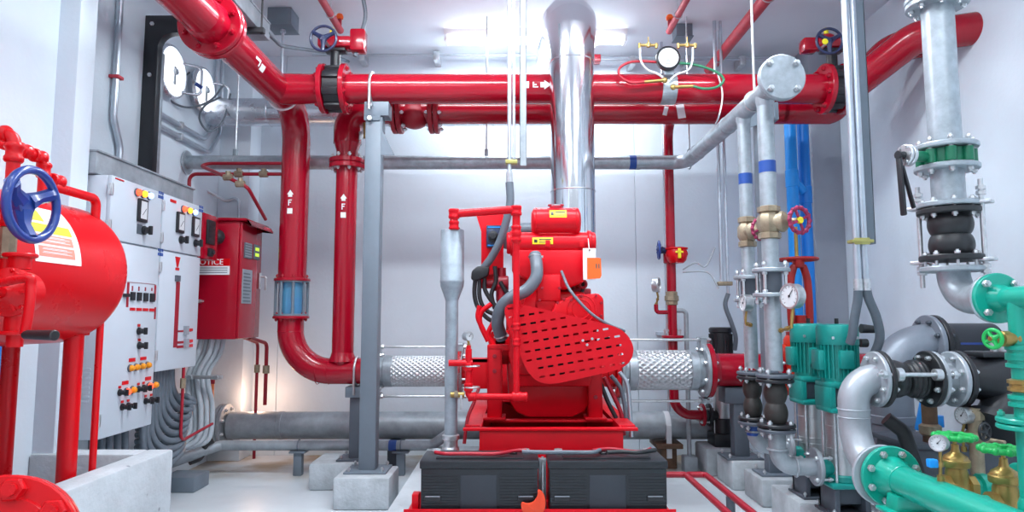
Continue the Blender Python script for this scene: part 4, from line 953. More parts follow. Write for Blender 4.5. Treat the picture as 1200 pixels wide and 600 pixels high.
mb = MB(); mb.use('redd').cyl((.25, 3.75, tk.z + .07), (.25, 3.75, tk.z + .09), .036, n=24, bev=.003); mb.use('zinc').cyl((.25, 3.75, tk.z + .088), (.25, 3.75, tk.z + .097), .03, n=24); mb.use('redd').box((.205, 3.735, tk.z + .09), (.295, 3.765, tk.z + .10), .003); obj('filler_cap', mb, None, E)
def label_on(cx, cz, R, w, h, zc, name, ydir=-1):
    a0 = math.asin(max(-1, min(1, (zc - cz - h / 2) / R))); a1 = math.asin(max(-1, min(1, (zc - cz + h / 2) / R))); n = 8
    def strip(x0, x1, f0, f1, m, lift):
        mb.use(m); vs = []; fs = []
        for i in range(n + 1):
            a = a0 + (a1 - a0) * (f0 + (f1 - f0) * i / n); r = R + lift
            vs += [(x0, 3.75 - r * math.cos(a), cz + r * math.sin(a)), (x1, 3.75 - r * math.cos(a), cz + r * math.sin(a))]
        for i in range(n): fs.append((2 * i, 2 * i + 1, 2 * i + 3, 2 * i + 2))
        mb.add(vs, fs)
    mb = MB(); strip(cx - w / 2, cx + w / 2, 0, 1, 'yellow', .001)
    strip(cx - w * .42, cx - w * .26, .25, .75, 'black', .0016); strip(cx - w * .18, cx + w * .42, .62, .80, 'black', .0016); strip(cx - w * .18, cx + w * .36, .38, .48, 'brown', .0016); strip(cx - w * .18, cx + w * .40, .2, .28, 'brown', .0016)
    return obj(name, mb, None, E)
label_on(P(654, 252, 3.68).x, tk.z, .079, .095, .042, tk.z + .035, 'warning_label')
label_on(P(636, 284, 3.69).x, ex.z, .062, .115, .036, ex.z + .006, 'warning_label')
mb = MB(); mb.tube(spline([(.13, 3.95, tk.z - .02), (.04, 3.95, tk.z - .025), (-.005, 3.97, tk.z - .05), (-.02, 4.0, tk.z - .12)], 8), .045, 20); obj('air_intake_hose', mb, 'hose', E)
# coolant hose
hp = [P(627, 299, 3.66), P(629, 312, 3.60), P(628, 326, 3.57), P(617, 340, 3.56), P(600, 348, 3.56), P(588, 360, 3.57), P(583, 378, 3.6), P(588, 396, 3.66)]
mb = MB(); mb.tube(spline(hp, 8), .034, 20); h = obj('coolant_hose', mb, 'hose', E)
mb = MB()
for q, d in ((P(627, 301, 3.65), (0, -.3, -1)), (P(587, 393, 3.65), (.3, .4, -1))): mb.torus(q, d, .035, .004, 28, 6); mb.obox(q + V((.036, -.01, 0)), (1, 0, 0), (0, 1, 0), .016, .014, .012)
obj('hose_clip', mb, 'zinc', h)
# perforated belt guard
Yg = 3.46
gp = [(590, 363), (596, 355.5), (614, 357), (700, 377), (725, 384), (737, 394), (743, 408), (740, 422), (728, 432.5), (700, 439), (655, 449), (640, 450), (627, 445.5), (617, 434), (610, 418), (597, 388)]
poly = [P(x, y, Yg) for x, y in gp]; poly = [(q.x, q.z) for q in poly]
# round the corners a little
def chaikin(p, n=2):
    for _ in range(n):
        o = []
        for i in range(len(p)):
            a, b = p[i], p[(i + 1) % len(p)]
            o += [(a[0] * .78 + b[0] * .22, a[1] * .78 + b[1] * .22), (a[0] * .22 + b[0] * .78, a[1] * .22 + b[1] * .78)]
        p = o
    return p
poly = chaikin(poly)
def inside(x, y, pg, m=.012):
    def pin(x, y):
        c = False; j = len(pg) - 1
        for i in range(len(pg)):
            if (pg[i][1] > y) != (pg[j][1] > y) and x < (pg[j][0] - pg[i][0]) * (y - pg[i][1]) / (pg[j][1] - pg[i][1]) + pg[i][0]: c = not c
            j = i
        return c
    return all(pin(x + dx, y + dy) for dx, dy in ((-m - .014, 0), (m + .014, 0), (0, m), (0, -m), (-m * .7 - .012, -m * .7), (m * .7 + .012, m * .7)))
plate = MB(); plate.prism(poly, (0, Yg, 0), (1, 0, 0), (0, 0, 1), .004)      # extrudes toward -Y
cut = MB(); th = math.radians(9.5); ux, uz = math.cos(th), math.sin(th)
c0 = P(665, 404, Yg); nslot = 0
for i in range(-12, 13):
    for k in range(-9, 10):
        a = i * .052 + (k % 2) * .0; b = k * .0465
        x = c0.x + a * ux - b * uz; z = c0.z + a * uz + b * ux
        if inside(x, z, poly): 
            cut.prism([(-.0145, -.003), (-.0125, -.0052), (.0125, -.0052), (.0145, -.003), (.0145, .003), (.0125, .0052), (-.0125, .0052), (-.0145, .003)], V((x, Yg + .01, z)), (ux, 0, uz), (-uz, 0, ux), .03); nslot += 1
def boolean(a, b):
    oa = bpy.data.objects.new('a', bpy.data.meshes.new('a')); oa.data.from_pydata(a.v, [], a.f); C.objects.link(oa)
    ob = bpy.data.objects.new('b', bpy.data.meshes.new('b')); ob.data.from_pydata(b.v, [], b.f); C.objects.link(ob)
    for o in (oa, ob):
        q = bmesh.new(); q.from_mesh(o.data); bmesh.ops.recalc_face_normals(q, faces=q.faces); q.to_mesh(o.data); q.free()
    md = oa.modifiers.new('cut', 'BOOLEAN'); md.object = ob; md.operation = 'DIFFERENCE'; md.solver = 'EXACT'
    e = oa.evaluated_get(bpy.context.evaluated_depsgraph_get()); me = e.to_mesh(); r = MB()
    r.add([v.co.copy() for v in me.vertices], [tuple(p.vertices) for p in me.polygons]); e.to_mesh_clear()
    bpy.data.objects.remove(oa); bpy.data.objects.remove(ob); return r
gmb = boolean(plate, cut)
n = len(poly)                                           # turned rim behind the plate
vs = []; fs = []
for x, z in poly: vs += [(x, Yg - .001, z), (x, Yg + .075, z)]
cxm = sum(p[0] for p in poly) / n; czm = sum(p[1] for p in poly) / n
for x, z in poly: 
    k = .985; vs += [(cxm + (x - cxm) * k, Yg - .001, czm + (z - czm) * k), (cxm + (x - cxm) * k, Yg + .075, czm + (z - czm) * k)]
for i in range(n):
    j = (i + 1) % n; fs += [(2 * i, 2 * j, 2 * j + 1, 2 * i + 1), (2 * n + 2 * i, 2 * n + 2 * i + 1, 2 * n + 2 * j + 1, 2 * n + 2 * j), (2 * i + 1, 2 * j + 1, 2 * n + 2 * j + 1, 2 * n + 2 * i + 1)]
gmb.add(vs, fs); g = obj('belt_guard', gmb, 'rede', E, ang=30)
for px, py in ((683, 399), (694, 397), (688, 404)):
    c = P(px, py, Yg - .006); mb = MB(); mb.cyl((c.x, Yg - .004, c.z), (c.x, Yg - .009, c.z), .007, n=8); obj('screw', mb, 'zinc', g)
mb = MB()                                              # crank and fan pulleys with belts behind the guard
for c, R in ((P(650, 415, 3.58), .11), (P(712, 408, 3.58), .06), (P(622, 378, 3.58), .07)):
    mb.lathe((c.x, 3.54, c.z), (0, 1, 0), [(.0, .0), (R, 0), (R * .86, .018), (R, .036), (R, .07), (0, .071)], 32)
obj('pulley', mb, 'black', E)
# mounting feet
for x0, x1 in ((-.135, -.055), (.415, .49)):
    mb = MB(); mb.box((x0, 3.66, .612), (x0 + .012, 3.78, .985), .002); mb.box((x0, 3.66, .612), (x1, 3.672, .985), .002); mb.box((x1 - .012, 3.66, .612), (x1, 3.78, .985), .002); mb.box((x0 - .02, 3.63, .60), (x1 + .02, 3.80, .613), .002); mb.box((x0, 3.66, .97), (x1 + (.06 if x0 < 0 else -.0), 3.8, 1.0), .003) ; ft = obj('mounting_foot', mb, 'rede', E)
    for z in (.72, .86, .94): mb = MB(); mb.hexa(((x0 + x1) / 2, 3.66, z), (0, -1, 0), .012, .01); obj('bolt', mb, 'redd', ft)
mb = MB(); mb.box((-.225, 3.70, .76), (-.115, 3.72, .925), .004); mb.box((-.225, 3.70, .90), (-.10, 3.80, .925), .004); obj('side_plate', mb, 'rede', E)
mb = MB(); mb.box((.02, 3.60, .84), (.12, 3.66, 1.05), .012)
for k in range(4): mb.cyl((.05 + .04 * (k % 2), 3.60, .89 + .1 * (k // 2)), (.05 + .04 * (k % 2), 3.59, .89 + .1 * (k // 2)), .010, n=10)
obj('front_bracket', mb, 'rede', E)
# instrument panel
a = [P(558, 252, 3.92), P(590, 250, 3.92), P(590, 322, 3.92), P(564, 322, 3.92), P(564, 271, 3.92)]
mb = MB(); mb.prism([(q.x, q.z) for q in a], (0, 3.93, 0), (1, 0, 0), (0, 0, 1), .012, .003); mb.box((a[3].x, 3.93, a[3].z - .08), (a[2].x, 3.945, a[3].z + .02), .002); ip = obj('instrument_bracket', mb, 'rede', E)
q0, q1 = P(570, 264, 3.9), P(588, 290, 3.9); mb = MB(); mb.use('navy').box((q0.x, 3.895, q1.z), (q1.x, 3.918, q0.z), .004); mb.use('bluep')
for z in (q0.z - .012, q1.z + .012): mb.box((q0.x + .008, 3.8935, z - .003), (q1.x - .008, 3.896, z + .003))
cc = P(578, 277, 3.88); mb.use('black').lathe((cc.x, 3.897, cc.z), (0, -1, 0), [(.032, 0), (.032, .02), (.02, .024), (.018, .045), (0, .046)], 24); obj('key_panel', mb, None, ip)
# left side ancillaries
mb = MB(); q = [P(553, 318, 3.85), P(560, 312, 3.85), P(574, 313, 3.85), P(572, 324, 3.85), P(558, 330, 3.85), P(552, 328, 3.85)]; mb.prism([(p.x, p.z) for p in q], (0, 3.90, 0), (1, 0, 0), (0, 0, 1), .09, .012); obj('cable_boot', mb, 'rubber', E)
for pts in ([(557, 326), (556, 345), (560, 360), (570, 372), (580, 378)], [(562, 328), (562, 348), (568, 362), (578, 368)], [(568, 326), (568, 338), (574, 350), (582, 360)], [(580, 312), (581, 330), (576, 345), (580, 362)], [(586, 330), (592, 340), (596, 346), (590, 352)]):
    mb = MB(); mb.tube(spline([P(x, y, 3.84) for x, y in pts], 8), .013, 10); obj('cable_loom', mb, 'rubber', E)
mb = MB(); c = P(588, 332, 3.88); mb.cyl(c + V((-.05, 0, 0)), c + V((.04, 0, 0)), .045, n=24, bev=.006); mb.cyl(c + V((0, 0, .03)), c + V((0, 0, .09)), .025, n=16); mb.cyl(c + V((-.09, 0, .0)), c + V((-.05, 0, 0)), .02, n=12); mb.cyl(c + V((.0, 0, -.10)), c + V((0, 0, -.03)), .034, n=18); mb.box(c + V((-.03, -.02, -.16)), c + V((.09, .04, -.08)), .012); obj('fuel_lift_pump', mb, 'redd', E)
for pts in ([(562, 358), (560, 372), (566, 386), (570, 396)], [(576, 356), (564, 366), (563, 380), (572, 400)], [(578, 378), (572, 392), (578, 404)]):
    mb = MB(); mb.tube(spline([P(x, y, 3.78) for x, y in pts], 8), .014, 12); obj('oil_pipe', mb, 'rede', E)
mb = MB(); c = P(583, 398, 3.82); mb.cyl(c, c + V((.0, .16, 0)), .055, n=28, bev=.008); mb.cyl(c + V((0, .02, -.1)), c + V((0, .12, -.1)), .045, n=24, bev=.006); mb.box(c + V((-.02, .0, -.14)), c + V((.07, .10, .05)), .01); obj('starter_motor', mb, 'rede', E)
mb = MB(); mb.tube(spline([P(658, 318, 3.66), P(668, 340, 3.55), P(690, 365, 3.5), P(712, 380, 3.50), P(732, 388, 3.54)], 8), .008, 10); obj('overflow_tube', mb, 'hose', E)
mb = MB(); mb.tube(spline([P(683, 322, 3.8), P(684, 335, 3.8), P(680, 346, 3.8)], 8), .011, 10); obj('cable_loom', mb, 'rubber', E)
mb = MB(); c = P(672, 328, 3.85)
for k in range(4): mb.cyl(c + V((-.03 + .03 * k, 0, -.07)), c + V((-.03 + .03 * k, 0, .02)), .011, n=10)
mb.box(c + V((-.07, -.02, -.09)), c + V((.10, .06, -.05)), .01); mb.torus(P(683, 333, 3.78), (0, 1, 0), .02, .008, 20, 8); obj('injection_pump', mb, 'redd', E)
# hoses at right of engine
for i, (pts, m) in enumerate([([(716, 440), (727, 455), (732, 475), (735, 505)], 'hose'), ([(708, 442), (718, 462), (728, 485), (731, 510)], 'redd'), ([(726, 436), (735, 450), (738, 480), (740, 512)], 'conduit'), ([(702, 444), (712, 470), (722, 490)], 'rubber')]):
    mb = MB(); mb.tube(spline([P(x, y, 3.72) for x, y in pts], 8), .012, 10); obj('hose', mb, m, E)

# centrifugal pump behind the engine
t = thing('fire_pump', 'red split case fire pump behind the engine between flexible connectors', 'pump', (.2, YR, .6))
mb = MB(); mb.lathe((-.05, YR, ZP), (1, 0, 0), [(.10, -.1), (.22, 0), (.26, .1), (.26, .38), (.22, .48), (.13, .58)], 36); mb.cyl((-.26, YR, ZP), (.0, YR, ZP), .09, n=32); mb.cyl((.4, YR, ZP + .01), (.67, YR, ZP + .01), .12, n=32); mb.cyl((.18, 4.5, ZP), (.18, 5.0, ZP), .12, n=28); mb.box((-.1, 4.6, .601), (.5, 4.9, .66), .01); obj('casing', mb, 'rede', t)
flange(t, (-.377, YR, ZP), (1, 0, 0), .15, .03, 'rede', 8, bolts=False); flange(t, (.707, YR - .02, ZP + .01), (1, 0, 0), .19, .03, 'rede', 8, bolts=False)
mb = MB(); mb.cyl((-.35, YR, ZP), (-.25, YR, ZP), .09, n=28); mb.cyl((.66, YR - .02, ZP + .01), (.72, YR - .02, ZP + .01), .12, n=28); obj('nozzle', mb, 'rede', t)

# ================================================================== cooling water line and condensate silencer
Yc = 3.40
xs_ = P(532, 262, Yc).x; zt_ = P(568, 248, Yc).z; xr_ = P(605, 256, Yc).x; zl = P(580, 465, Yc).z; xg = P(549, 440, Yc).x
t = thing('cooling_water_pipe', 'thin red cooling water pipe looping in front of the belt guard', 'pipe', (xr_, Yc, zl))
mb = MB(); mb.tube(fillet([(xs_, Yc, 1.60), (xs_, Yc, zt_ - .012), (xr_, Yc, zt_ + .012), (xr_, Yc, 1.53)], .03), .0205, 18)
mb.tube(fillet([(xr_, Yc, 1.56), (xr_, Yc, zl), (xg, Yc, zl), (xg, Yc, .99)], .02), .0165, 16); obj('tube', mb, 'rede', t)
def cpl(c, d, r, m='rede', par=t):
    d = V(d).normalized(); c = V(c); mb = MB(); mb.lathe(c - d * r * 1.1, d, [(r * 1.1, 0), (r * 1.25, r * .2), (r * 1.25, r * .6), (r * 1.15, r * .8), (r * 1.15, r * 1.4), (r * 1.25, r * 1.6), (r * 1.25, r * 2), (r * 1.1, r * 2.2)], 18); obj('coupling', mb, m, par)
cpl((xr_, Yc, 1.56), (0, 0, 1), .021); cpl((xr_, Yc, P(0, 270, Yc).z), (0, 0, 1), .021); cpl((xr_, Yc, P(0, 383, Yc).z), (0, 0, 1), .0175); cpl((xr_, Yc, P(0, 401, Yc).z), (0, 0, 1), .0175); cpl((xr_, Yc, zl), (1, 0, 0), .021); cpl((xr_ + .035, Yc, zl), (1, 0, 0), .019); cpl((xg + .02, Yc, zl), (1, 0, 0), .019); cpl((xg, Yc, .80), (0, 0, 1), .018); cpl((xg, Yc, .90), (0, 0, 1), .018); cpl((xs_, Yc, 1.622), (0, 0, 1), .021); cpl((xs_, Yc, zt_ - .012), (0, 0, 1), .023); cpl((xr_, Yc, zt_ + .005), (0, 0, 1), .023)
mb = MB(); mb.cyl((xg - .10, Yc, .92), (xg + .02, Yc, .92), .016, n=14); mb.cyl((xg, Yc, .985), (xg, Yc, 1.01), .012, n=10); obj('branch', mb, 'rede', t)
for z in (.80, .905): mb = MB(); mb.torus((xg + .02, Yc, z), (0, 0, 1), .035, .004, 20, 6); obj('pipe_clip', mb, 'zinc', t)
gauge('pressure_gauge', (xg, Yc, 1.055), (.6, -.75, 0), .023, 'small silver gauge on the thin red pipe left of engine', [(xg, Yc, 1.02), (xg, Yc, 1.005)], depth=.03)
mb = MB(); q = P(541, 462, Yc); mb.use('brass').cyl((xg - .09, Yc, zl + .01), (xg - .02, Yc, zl + .01), .014, n=12); mb.use('bronze').box((xg - .07, Yc - .022, zl), (xg - .05, Yc - .012, zl + .03), .003); mb.use('zinc').box((xg - .04, Yc - .02, zl - .06), (xg - .03, Yc - .015, zl + .01), .001); tag(obj('ball_valve', mb, None, at=(xg - .05, Yc, zl)), 'small brass ball valve on thin red pipe left of engine', 'valve')
mb = MB(); mb.tube(spline([P(561, 455, 3.6), P(556, 470, 3.55), P(548, 490, 3.52), P(544, 520, 3.5)], 8), .009, 10); tag(obj('fuel_hose', mb, 'hosered', at=P(544, 520, 3.5)), 'dark red hose curving down beside the silencer standpipe', 'hose')
xq = P(529, 300, Yc).x
M['galvb'] = mat('blue grey galvanised steel', (.36, .42, .47), .45, .4, noise=.3, scale=12)
t = thing('condensate_silencer', 'galvanised vertical silencer tank on a standpipe left of engine', 'silencer', (xq, Yc + .05, .2))
yq = Yc + .05
mb = MB(); mb.lathe((xq, yq, 0), (0, 0, 1), [(0, 1.605), (.058, 1.605), (.061, 1.600), (.061, 1.345), (.0625, 1.342), (.0625, 1.33), (.061, 1.327), (.060, 1.31), (.036, 1.245), (.033, 1.235)][::-1], 40); obj('tank', mb, 'galvb', t)
mb = MB(); mb.cyl((xq, yq, .2), (xq, yq, 1.24), .033, n=28); obj('standpipe', mb, 'galvb', t)
mb = MB(); mb.lathe((xq, yq, .44), (0, 0, 1), [(.034, 0), (.044, .006), (.044, .05), (.036, .06), (.036, .09), (.044, .095), (.044, .115), (.034, .12)], 24); obj('base_fitting', mb, 'zinc', t)
mb = MB(); mb.cyl((xs_, Yc + .02, 1.60), (xs_, Yc + .02, 1.612), .03, n=16); obj('inlet_socket', mb, 'redd', t)

# hanging tag
t = thing('hanging_tag', 'white card with orange sticker hanging right of the header tank', 'tag', P(693, 300, 3.62))
q0, q1 = P(683, 291, 3.63), P(698.5, 328, 3.63)
mb = MB(); mb.box((q0.x, 3.628, q1.z), (q1.x, 3.632, q0.z), .0015, 1); obj('card', mb, 'white', t)
q2, q3 = P(688, 302, 3.62), P(705, 327, 3.62); mb = MB(); mb.prism([(q2.x, q3.z), (q3.x - .008, q3.z + .004), (q3.x, q3.z + .02), (q3.x - .002, q2.z - .004), (q3.x - .012, q2.z), (q2.x, q2.z)], (0, 3.624, 0), (1, 0, 0), (0, 0, 1), .002); obj('sticker', mb, 'orange', t)
mb = MB()
for k in range(2): mb.box((q3.x - .032 + .014 * k, 3.6215, (q2.z + q3.z) / 2), (q3.x - .024 + .014 * k, 3.623, (q2.z + q3.z) / 2 + .025))
mb.cyl(((q0.x + q1.x) / 2, 3.62, q0.z - .01), ((q0.x + q1.x) / 2, 3.628, q0.z - .01), .005, n=10); obj('print', mb, 'brown', t)
mb = MB(); mb.tube([((q0.x + q1.x) / 2, 3.626, q0.z - .008), ((q0.x + q1.x) / 2, 3.68, q0.z + .06)], .002, 6); obj('string', mb, 'white', t)

# ================================================================== batteries
t = thing('battery_rack', 'low red angle iron rack holding the two black batteries', 'rack', (.14, 3.05, .2))
mb = MB(); mb.box((-.462, 2.925, .295), (.70, 2.93, .335), .001); mb.box((-.462, 2.925, .295), (.70, 3.21, .30), .001); mb.box((-.462, 3.205, .295), (.70, 3.21, .335), .001); obj('tray', mb, 'rede', t)
for x in (-.455, .673):
    for y in (2.93, 3.18): mb = MB(); mb.box((x, y, .2), (x + .025, y + .025, .296), .002); obj('leg', mb, 'rede', t)
mb = MB(); mb.box((-.435, 2.97, .30), (-.405, 3.03, .385), .004); obj('end_stop', mb, 'rede', t)
x0, x1, y0, y1, z0, z1 = -.394, .112, 2.95, 3.17, .302, .533
t = thing('battery', 'left black starting battery below the engine guard', 'battery', ((x0 + x1) / 2, 3.06, z0), 'starting batteries')
mb = MB(); mb.box((x0, y0, z0), (x1, y1, z1 - .035), .006)
for k in range(13): mb.box((x0 + .004, y0 - .0025, z0 + .018 + k * .0125), (x0 + .16, y0, z0 + .0245 + k * .0125), 0); mb.box((x1 - .165, y0 - .0025, z0 + .018 + k * .0125), (x1 - .004, y0, z0 + .0245 + k * .0125), 0)
obj('case', mb, 'blackpl', t)
mb = MB(); mb.box((x0 - .006, y0 - .006, z1 - .036), (x1 + .006, y1 + .006, z1), .007); mb.box((x0 + .06, y0 + .03, z1 - .002), (x1 - .06, y0 + .10, z1 + .007), .004); obj('lid', mb, 'blackpl', t)
M['panel'] = mat('matt battery label', (.030, .036, .047), .5)
mb = MB(); mb.box((x0 + .172, y0 - .003, z0 + .016), (x1 - .178, y0 + .001, z1 - .06), .002); obj('label_panel', mb, 'panel', t)
for xa_ in (x0 + .018, x1 - .088):
    mb = MB(); mb.use('black').box((xa_, y0 - .010, z0 + .062), (xa_ + .07, y0, z0 + .082), .003); mb.use('greyp').box((xa_ + .003, y0 - .0115, z0 + .080), (xa_ + .067, y0 - .004, z0 + .084), .001); obj('grip', mb, None, t)
for k in range(3): mb = MB(); mb.cyl((x0 + .10 + .15 * k, y0 + .13, z1 - .001), (x0 + .10 + .15 * k, y0 + .13, z1 + .012), .018, n=18, bev=.003); obj('vent_plug', mb, 'black', t)
for xa_ in (x0 + .05, x1 - .05): mb = MB(); mb.cyl((xa_, y1 - .05, z1 - .001), (xa_, y1 - .05, z1 + .018), .011, n=14); mb.box((xa_ - .018, y1 - .068, z1 + .006), (xa_ + .018, y1 - .032, z1 + .016), .003); obj('terminal', mb, 'zinc', t)
bat = t
dup(bat, V((.4155, 3.06, z0)), 'right black starting battery below the engine guard')
for i, (pts, m, r_, lab) in enumerate([
    ([(510, 530), (520, 536), (545, 537), (580, 533), (605, 528), (617, 528)], 'hosered', .008, 'red battery cable across the left battery top'),
    ([(612, 531), (640, 534), (670, 535), (695, 533), (703, 529)], 'hose', .009, 'grey jumper cable linking the two battery tops'),
    ([(694, 528), (715, 526), (740, 529), (755, 529), (762, 526)], 'hosered', .008, 'red battery cable across the right battery top'),
    ([(712, 533), (730, 531), (752, 536), (768, 529), (758, 530)], 'rubber', .009, 'black battery cable lying on the right battery top')]):
    q = []
    for px, py in pts:
        d = ray(px, py); tt = (.556 - CAMH) / d.z; q.append(V((d.x * tt, min(3.20, max(2.98, d.y * tt)), .556 + .006 * (i % 2))))
    mb = MB(); mb.tube(spline(q, 8), r_, 10); tag(obj('battery_cable', mb, m, at=q[0]), lab, 'cable')
mb = MB(); mb.use('galv').box((.117, 3.04, .302), (.153, 3.05, .525), .002); mb.use('zinc').cyl((.135, 3.0, .36), (.135, 3.0, .54), .006, n=10); mb.hexa((.135, 3.0, .52), (0, 0, 1), .012, .012); tag(obj('hold_down_rod', mb, None, at=(.135, 3.02, .335)), 'bright threaded hold down rod between the two batteries', 'rod')
q = [P(613, 588, 2.9), P(622, 584, 2.9), P(630, 590, 2.9), P(638, 598, 2.9)]
pl_ = [(612, 602), (610, 587), (618, 590), (625, 588), (630, 581), (630, 572), (637, 577), (640, 588), (637, 602)]
mb = MB(); mb.prism(chaikin([(P(a, b, 2.915).x, P(a, b, 2.915).z) for a, b in pl_]), (0, 2.916, 0), (1, 0, 0), (0, 0, 1), .006, .001); tag(obj('orange_strap', mb, 'strap', at=P(625, 598, 2.916)), 'curled orange strap tag on the rack between the batteries', 'tag')

# red hand rail frame on the floor at right
mb = MB(); mb.tube(fillet([(.985, 2.6, .26), (.985, 3.88, .26), (1.10, 3.88, .26), (1.10, 2.6, .26)], .03), .017, 14)
t = tag(obj('red_rail', mb, 'redd', at=(1.04, 3.3, 0)), 'low red tube rail on the floor right of the batteries', 'rail')
mb = MB(); mb.cyl((.80, 3.88, .26), (.985, 3.88, .26), .017, n=14); obj('end_tube', mb, 'redd', t)
mb = MB(); mb.cyl((1.10, 3.45, 0), (1.10, 3.45, .25), .022, n=14); mb.disc((1.10, 3.45, 0), (0, 0, 1), .06, .01); obj('post', mb, 'steeldk', t)
# ================================================================== centre conduits down to the engine
xc_ = -.005; Yk = 3.80; ze = P(600, 250, Yk).z
t = thing('conduit_drop', 'twin steel conduit dropping in front of the mains left of chimney', 'conduit', (xc_, Yk, 1.9), 'conduit drops')
zt1 = P(600, 190, Yk).z
mb = MB(); mb.cyl((xc_ - .010, Yk, zt1 - .06), (xc_ - .010, Yk, ZC), .0125, n=14); mb.cyl((xc_ + .016, Yk + .004, zt1 + .02), (xc_ + .016, Yk + .004, ZC), .009, n=12); obj('tube', mb, 'conduit', t)
mb = MB(); mb.box((xc_ - .033, Yk - .02, zt1 - .012), (xc_ + .036, Yk + .03, zt1 + .012), .004); mb.cyl((xc_ - .022, Yk - .022, zt1), (xc_ - .022, Yk - .012, zt1), .010, n=8)
M['clampy'] = mat('yellow passivated clamp', (.46, .42, .14), .38, .6)
obj('clamp', mb, 'clampy', t)
mb = MB(); mb.cyl((xc_ - .010, Yk, zt1 - .13), (xc_ - .010, Yk, zt1 - .055), .018, n=8); obj('gland', mb, 'zinc', t)
q = [V((xc_ - .010, Yk, zt1 - .12)), P(598, 235, 3.8), P(595, 252, 3.8), P(587, 280, 3.82), P(577, 300, 3.84), P(567, 314, 3.86)]
mb = MB(); mb.tube(spline(q, 8), .023, 16); tag(obj('flexible_conduit', mb, 'hose', at=q[-1]), 'grey flexible conduit swinging down to the left of the engine', 'conduit')
xa_, xb_ = P(609, 100, 3.9).x, P(617, 100, 3.9).x; zb_ = P(612, 195, 3.9).z
mb = MB(); mb.box((xa_, 3.88, zb_), (xb_, 3.884, ZC), .001, 1); mb.box((xa_, 3.88, zb_), (xa_ + .004, 3.91, ZC), .001, 1); mb.box((xb_ - .004, 3.88, zb_), (xb_, 3.91, ZC), .001, 1)
tag(obj('strut_channel', mb, 'galvd', at=(.05, 3.9, zb_)), 'flat steel strut hanging beside the twin centre conduits', 'strut')

# conduit beside the suction riser, back right
t = thing('conduit_drop', 'pair of steel conduits on the back wall near the jockey pump', 'conduit', (1.55, 5.0, 1.2), 'conduit drops')
p0, p1 = P(836, 100, 5.0), P(843, 100, 5.0); zz0 = P(843, 330, 5.0).z
mb = MB(); mb.cyl((p0.x + .02, 5.0, zz0), (p0.x + .02, 5.0, ZC), .014, n=12); mb.cyl((p1.x + .02, 5.0, zz0 - .1), (p1.x + .02, 5.0, ZC), .012, n=12); obj('tube', mb, 'conduit', t)
mb = MB(); mb.box((p0.x - .01, 4.975, zz0 - .03), (p1.x + .05, 5.03, zz0), .004); obj('clamp', mb, 'bronze', t)
mb = MB(); mb.tube(spline([(p1.x + .02, 5.0, zz0 - .09), P(850, 358, 5.0), P(857, 378, 5.0), P(862, 395, 5.02), P(861, 410, 5.05)], 8), .017, 12); obj('flex_tail', mb, 'hose', t)
mb = MB(); q = [P(800, 316, 5.08), P(815, 308, 5.06), P(827, 312, 5.05), P(838, 290, 5.02)]; mb.tube(spline(q, 8), .0065, 10); tag(obj('switch_cable', mb, 'hosel', at=q[0]), 'grey cable from the small red valve up to the conduits', 'cable')
mb = MB(); q = [P(800, 319, 5.08), P(822, 318, 5.05), P(833, 322, 5.03), P(842, 338, 5.0)]; mb.tube(spline(q, 8), .0065, 10); tag(obj('switch_cable', mb, 'hosel', at=q[0]), 'grey cable from the small red valve down to the flexible tail', 'cable')
mb = MB(); x = P(778, 200, 5.4).x; mb.cyl((x, 5.4, 0), (x, 5.4, 2.6), .013, n=12); mb.box((x - .03, 5.385, 1.0), (x + .03, 5.7, 1.03), .002); mb.cyl((x, 5.4, 2.6), (x, 5.4, ZC), .013, n=12); tag(obj('wall_conduit_pipe', mb, 'conduit', at=(x, 5.4, 0)), 'thin grey conduit on back wall just left of the red jockey line', 'conduit')

# ---------------------------------------------------------------- red jockey line
Yj = 5.1; xj = P(785, 250, Yj).x; zj = P(800, 486, Yj).z; xje = P(822, 485, Yj).x
t = thing('jockey_line', 'slim red vertical pipe dropping to the small black pump', 'pipe', (xj, Yj, zj))
mb = MB(); mb.tube(fillet([(xj, 4.80, ZH), (xj, Yj, ZH), (xj, Yj, zj), (xje, Yj, zj)], .13, 10), .036, 24); obj('tube', mb, 'red', t)
flange(t, (xje - .005, Yj, zj), (1, 0, 0), .085, .022, 'red', 4, .011, 'zinc', L=.05)
zf = P(0, 396, Yj).z; flange(t, (xj, Yj, zf), (0, 0, 1), .085, .02, 'red', 4, .011, 'zinc', L=.05); flange(t, (xj, Yj, zf - .024), (0, 0, 1), .085, .02, 'red', 4, bolts=False)
mb = MB(); zu = P(0, 350, Yj).z; mb.lathe((xj, Yj, zu - .05), (0, 0, 1), [(.038, 0), (.046, .005), (.046, .03), (.055, .035), (.055, .07), (.046, .075), (.046, .1), (.038, .105)], 8); obj('union', mb, 'bronze', t)
zg = P(0, 366, Yj).z; q = P(769, 366, Yj); mb = MB(); mb.tube(fillet([(xj, Yj, zg), (q.x, Yj, zg), (q.x, Yj, zg + .06)], .025), .016, 14); obj('gauge_arm', mb, 'red', t)
zr = P(0, 364, Yj).z; q2 = P(804, 372, Yj); mb = MB(); mb.tube(fillet([(xj, Yj, zr), (q2.x, Yj, zr), (q2.x, Yj, .04)], .03), .017, 14); mb.box((q2.x - .05, Yj - .05, 0), (q2.x + .05, Yj + .05, .12), .006); obj('bypass_drop', mb, 'galvd', t)
gc = P(771, 334, Yj - .02); gauge('pressure_gauge', gc, (.9, -.45, 0), .055, 'pressure gauge on brass stem left of the slim red jockey line', [(gc.x, gc.y, gc.z - .09), (q.x, Yj, zg + .055)], depth=.04)
zv = P(0, 300, Yj).z
t = thing('flow_valve', 'small red valve with yellow pointer and blue handwheel on jockey line', 'valve', (xj, Yj, zv))
mb = MB(); mb.cyl((xj, Yj, zv - .06), (xj, Yj, zv + .06), .058, n=24, bev=.008); obj('body', mb, 'red', t)
